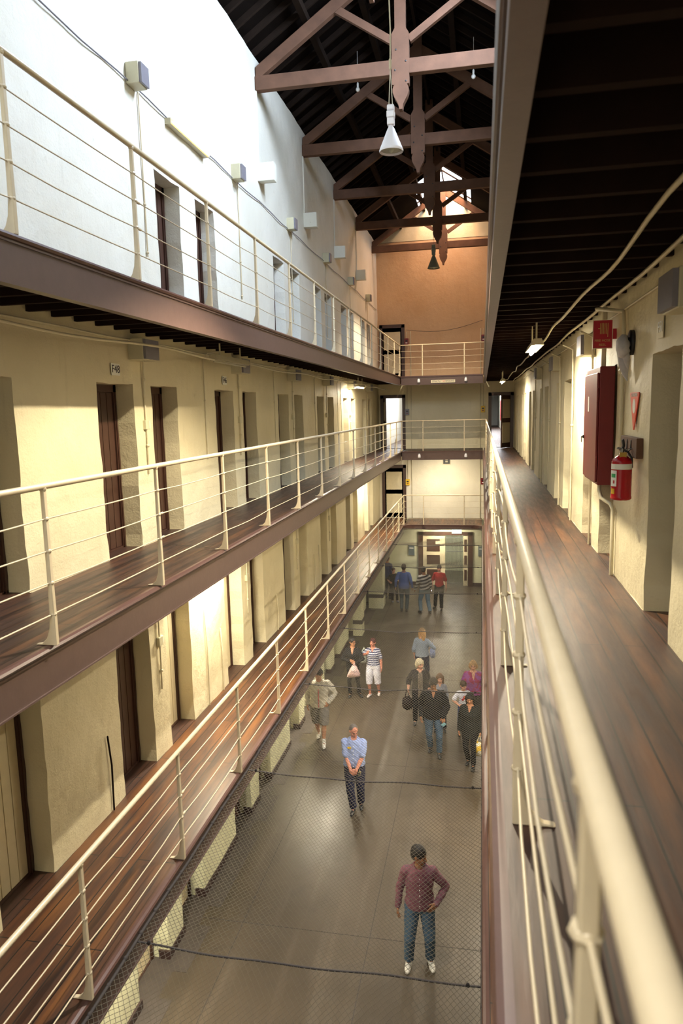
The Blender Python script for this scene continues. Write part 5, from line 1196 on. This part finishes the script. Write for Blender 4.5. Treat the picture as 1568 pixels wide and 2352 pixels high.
# 6 blonde woman seen from behind
p6 = person(dict(x=-1.60, y=19.0, h=1.66, fem=True, face=168, hyaw=38, hpitch=4, skin='fair', hair=(0.34, 0.19, 0.075), hstyle='long', wf=1.12,
    arms={-1: dict(w=(-0.20, -0.20, 1.10), pole=(-1, 0.4, -0.4), hd=(0.3, -1, 0.2), hs=(0, 0, 1), hn=(1, 0, 0)), 1: DOWN(1, 0.24, -0.05, 0.88)},
    lower=dict(kind='trousers', mat=navy), upper=[dict(name='grey_top', mat=cloth((0.20, 0.235, 0.29)), z0=0.92, sleeve='elbow', ex=0.026)], label='long-haired blonde woman in a grey top seen from behind'))
bag('shoulder_bag', p6['pt']((-0.30, 0.0, 1.12)), 0.2+math.radians(168), [(-0.07, 0.0), (0.07, 0.0), (0.08, -0.24), (0.0, -0.30), (-0.08, -0.24)], 0.07, stripes((0.10, 0.14, 0.30), (0.30, 0.33, 0.42), 0.03), 'blue shoulder bag carried by the long-haired blonde woman', [(-0.05, 0.0), (0.0, 0.16), (0.05, 0.0)])
# 7 older woman in dark cardigan
p7 = person(dict(x=-1.45, y=16.55, h=1.66, fem=True, face=8, hyaw=30, hpitch=12, skin='fair', hair=(0.52, 0.44, 0.30), hstyle='bob', head=1.04, wf=1.12,
    arms={-1: DOWN(-1, 0.30, -0.02, 0.93), 1: DOWN(1, 0.22, -0.1, 0.88)},
    lower=dict(kind='trousers', mat=blk), upper=[dict(name='cardigan', mat=cloth((0.022, 0.020, 0.024)), z0=0.80, sleeve='elbow', ex=0.035, sr=1.2, neck=0.07, panel=spotted((0.11, 0.085, 0.065), (0.25, 0.20, 0.16), 60))], label='older fair-haired woman in a dark cardigan over a patterned top'))
bag('handbag', p7['pt']((-0.31, -0.03, 0.60)), 0.1, [(-0.10, 0.12), (0.09, 0.12), (0.13, -0.02), (0.13, -0.16), (0.08, -0.22), (-0.07, -0.22), (-0.12, -0.16), (-0.13, -0.02)], 0.12, cloth((0.020, 0.014, 0.014)), 'dark handbag hanging from the hand of the woman in the cardigan', [(-0.05, 0.12), (-0.02, 0.27), (0.02, 0.27), (0.05, 0.12)])
# 8 man in black with jeans
p8 = person(dict(x=-1.02, y=15.02, h=1.80, face=2, hyaw=4, hpitch=26, skin='brown', hair=(0.02, 0.014, 0.012), wf=1.12, belly=0.01,
    arms={-1: dict(w=(-0.27, -0.05, 0.90), hd=(0, -0.3, -1), hs=(0, -1, 0), hn=(1, 0, 0)), 1: dict(w=(0.20, -0.16, 0.93), pole=(1, 0.6, 0), hd=(0.15, -0.4, -0.8), hs=(-1, 0, 0), hn=(0, 1, 0.2), curl=0.6)},
    feet={1: (0.12, -0.06, 0, 6), -1: (-0.08, 0.16, 0.02, -6)},
    lower=dict(kind='trousers', name='jeans', mat=jeans), upper=[dict(mat=cloth((0.010, 0.010, 0.012)), z0=0.86, ex=0.036, sr=1.2, neck=0.10)], shoes=M['black'], label='man in a loose black shirt and jeans looking down, holding blue paper'))
o = obj('folded_paper', B(-0.035, 0.035, -0.003, 0.003, -0.07, 0.05), flat('light_blue_paper', (0.25, 0.50, 0.62), 0.7), None); o.location = p8['pt']((0.225, -0.225, 0.83)); o.rotation_euler = (0.5, 0.6, 0.2); tag(o, 'folded light blue paper in the hand of the man in black', 'paper')
# 9 girl behind him
p9 = person(dict(x=-0.95, y=16.25, h=1.42, fem=True, face=0, hyaw=8, hpitch=8, skin='fair', hair=(0.12, 0.065, 0.035), hstyle='long', head=1.1, wf=0.9,
    arms={-1: DOWN(-1, 0.2), 1: DOWN(1, 0.2)}, lower=dict(kind='trousers', mat=jeans_dk), upper=[dict(mat=cloth((0.22, 0.23, 0.27)), neck=0.06)], label='long-haired girl half hidden behind the man in black'))
# 10 woman in magenta
p10 = person(dict(x=-0.18, y=16.6, h=1.66, fem=True, face=4, hyaw=-6, hpitch=12, skin='fair', hair=(0.42, 0.26, 0.13), hstyle='bob', wf=1.2,
    arms={-1: DOWN(-1, 0.27), 1: dict(w=(0.24, -0.15, 1.15), pole=(1, 0.6, -0.5), hd=(0, -0.3, 1), hs=(-1, 0, 0), hn=(0, 1, 0))},
    lower=dict(kind='trousers', mat=cloth((0.06, 0.05, 0.045))), upper=[dict(name='magenta_blouse', mat=spotted((0.30, 0.018, 0.085), (0.26, 0.055, 0.26), 9, 0.5), z0=0.88, sleeve='elbow', ex=0.036, sr=1.25, neck=0.15)], label='fair-haired woman in a magenta blouse by the right-hand walkway'))
# 11 boy
p11 = person(dict(x=-0.40, y=16.15, h=1.30, face=12, hyaw=20, hpitch=16, skin='fair', hair=(0.055, 0.035, 0.022), head=1.15, wf=0.92,
    arms={-1: dict(w=(-0.15, -0.17, 1.02), pole=(-1, 0.3, -0.4), hd=(0.8, -0.5, 0), hs=(0, 0, 1), hn=(0, 1, 0)), 1: DOWN(1, 0.21)},
    lower=dict(kind='shorts', mat=cloth((0.04, 0.06, 0.16)), len=0.1), upper=[dict(name='t_shirt', mat=cloth((0.58, 0.58, 0.66)), z0=0.90, sleeve='short', sr=1.2)], label='small boy in a white T-shirt with a red and yellow print'))
bm = bmesh.new(); ell(bm, (0.03, -0.125, 1.27), (0.06, 0.02, 0.06)); ell(bm, (-0.04, -0.125, 1.20), (0.04, 0.02, 0.04)); o = obj('red_print', bm, M['redsign'], p11['obj'], True); o.scale = (p11['s'],)*3
bm = bmesh.new(); ell(bm, (0.03, -0.142, 1.28), (0.03, 0.008, 0.025)); o = obj('yellow_print', bm, M['yellow'], p11['obj'], True); o.scale = (p11['s'],)*3
# 12 woman in dark clothes at the right
p12 = person(dict(x=-0.22, y=14.60, h=1.67, fem=True, face=-8, hyaw=-6, hpitch=18, skin='tan', hair=(0.012, 0.010, 0.010), hstyle='long', wf=1.08,
    arms={-1: DOWN(-1, 0.24, -0.04), 1: DOWN(1, 0.24, -0.05, 0.88)}, feet={1: (0.08, -0.08, 0, 6), -1: (-0.06, 0.12, 0.02, -4)},
    lower=dict(kind='trousers', mat=blk, w=0.9), upper=[dict(name='long_coat', mat=cloth((0.016, 0.018, 0.018)), z0=0.72, ex=0.032, neck=0.10, sr=1.15)], label='dark-haired woman in long black clothes with sunglasses on her head'))
H = p12['H']; bm = bmesh.new()
for q in (-1, 1): ell(bm, H((q*0.033, -0.045, 0.125)), (0.026, 0.014, 0.018))
obj('sunglasses', bm, flat('dark_lens', (0.01, 0.012, 0.02), 0.08), p12['obj'], True)
bag('carrier_bag', p12['pt']((0.22, -0.10, 0.52)), -0.3, [(-0.13, 0.12), (0.13, 0.12), (0.14, -0.20), (-0.14, -0.20)], 0.09, spotted((0.62, 0.60, 0.50), (0.60, 0.38, 0.03), 7, 0.5), 'yellow and white carrier bag held by the woman in long black clothes', [(-0.06, 0.12), (0.0, 0.28), (0.06, 0.12)])
# 13 man in blue seen from behind
p13 = person(dict(x=-2.88, y=26.3, h=1.84, face=176, hyaw=0, hpitch=6, skin='tan', hair=(0.03, 0.02, 0.016), wf=1.08, vox=0.011, arms={-1: DOWN(-1, 0.31, 0.0, 0.89), 1: DOWN(1, 0.31, 0.0, 0.89)}, feet={1: (0.09, 0.0, 0, 6), -1: (-0.09, 0, 0, -6)},
    lower=dict(kind='trousers', mat=cloth((0.055, 0.075, 0.085))), upper=[dict(mat=cloth((0.065, 0.11, 0.30)), z0=0.85, ex=0.028, collar=True)], shoes=M['black'], label='man in a blue shirt seen from behind near the far doors'))
# 14 child in black
p14 = person(dict(x=-3.43, y=27.55, h=1.40, face=20, hyaw=10, hpitch=0, skin='fair', hair=(0.05, 0.03, 0.022), head=1.1, wf=0.95, vox=0.011, arms={-1: dict(w=(-0.2, -0.12, 1.03), hd=(0.3, -1, 0.2), hs=(0, 0, 1), hn=(1, 0, 0)), 1: dict(w=(0.26, -0.05, 1.05), hd=(0.2, -1, 0), hs=(0, 0, 1), hn=(-1, 0, 0))},
    feet={1: (0.17, -0.05, 0, 10), -1: (-0.06, 0, 0, -6)}, lower=dict(kind='trousers', mat=blk), upper=[dict(name='t_shirt', mat=cloth((0.016, 0.017, 0.016)), z0=0.84, sleeve='short')], shoes=cloth((0.10, 0.12, 0.20)), label='child in a black T-shirt and trousers near the far left pier'))
# 15 person in blue half hidden
p15 = person(dict(x=-3.74, y=28.1, h=1.78, face=150, hyaw=0, hpitch=0, skin='tan', hair=(0.03, 0.02, 0.02), wf=1.0, vox=0.012, arms={-1: DOWN(-1), 1: DOWN(1)},
    lower=dict(kind='trousers', mat=blk), upper=[dict(mat=cloth((0.035, 0.055, 0.17)), z0=0.85, ex=0.025)], label='person in dark blue half hidden behind the far left pier'))
# 16 striped sweater
p16 = person(dict(x=-2.08, y=26.1, h=1.78, face=-150, hyaw=-38, hpitch=16, skin='brown', hair=(0.014, 0.011, 0.010), wf=1.05, vox=0.011, lean=6, arms={1: dict(w=(0.30, -0.22, 0.86), hd=(0.1, -0.5, -1), hs=(0, -1, 0.2), hn=(-1, 0, 0)), -1: DOWN(-1, 0.26, -0.05)},
    feet={1: (0.12, -0.12, 0, 6), -1: (-0.15, 0.12, 0, -10)}, lower=dict(kind='trousers', name='jeans', mat=cloth((0.13, 0.19, 0.24)), w=1.1), upper=[dict(name='striped_sweater', mat=stripes((0.36, 0.34, 0.31), (0.020, 0.018, 0.020), 0.125, 0.5, 0.25), z0=0.90, ex=0.03, sr=1.1)], label='man in a black and white striped sweater and light jeans'))
# 17 red T-shirt
p17 = person(dict(x=-1.57, y=26.7, h=1.74, face=-8, hyaw=14, hpitch=4, hroll=10, skin='fair', hair=(0.05, 0.028, 0.018), wf=1.0, vox=0.011, arms={-1: dict(w=(-0.28, -0.10, 0.90), hd=(-0.05, -0.4, -1), hs=(0, -1, 0), hn=(1, 0, 0)), 1: DOWN(1, 0.27)},
    feet={1: (0.10, -0.12, 0, 8), -1: (-0.20, 0.14, 0.0, -14)}, lower=dict(kind='trousers', mat=blk, w=1.08), upper=[dict(name='t_shirt', mat=cloth((0.32, 0.028, 0.028)), z0=0.90, sleeve='short', sr=1.15)], shoes=M['black'], label='young man in a red T-shirt and black trousers near the far doors'))
o = obj('phone', B(-0.03, 0.03, -0.01, 0.01, -0.05, 0.05), flat('phone_glow', (0.9, 0.9, 1.0), 0.4, var=0, emit=(0.95, 0.92, 1.0), es=3), None); o.location = p17['pt']((-0.29, -0.19, 0.79)); tag(o, 'small bright glowing phone in the hand of the man in the red T-shirt', 'phone')
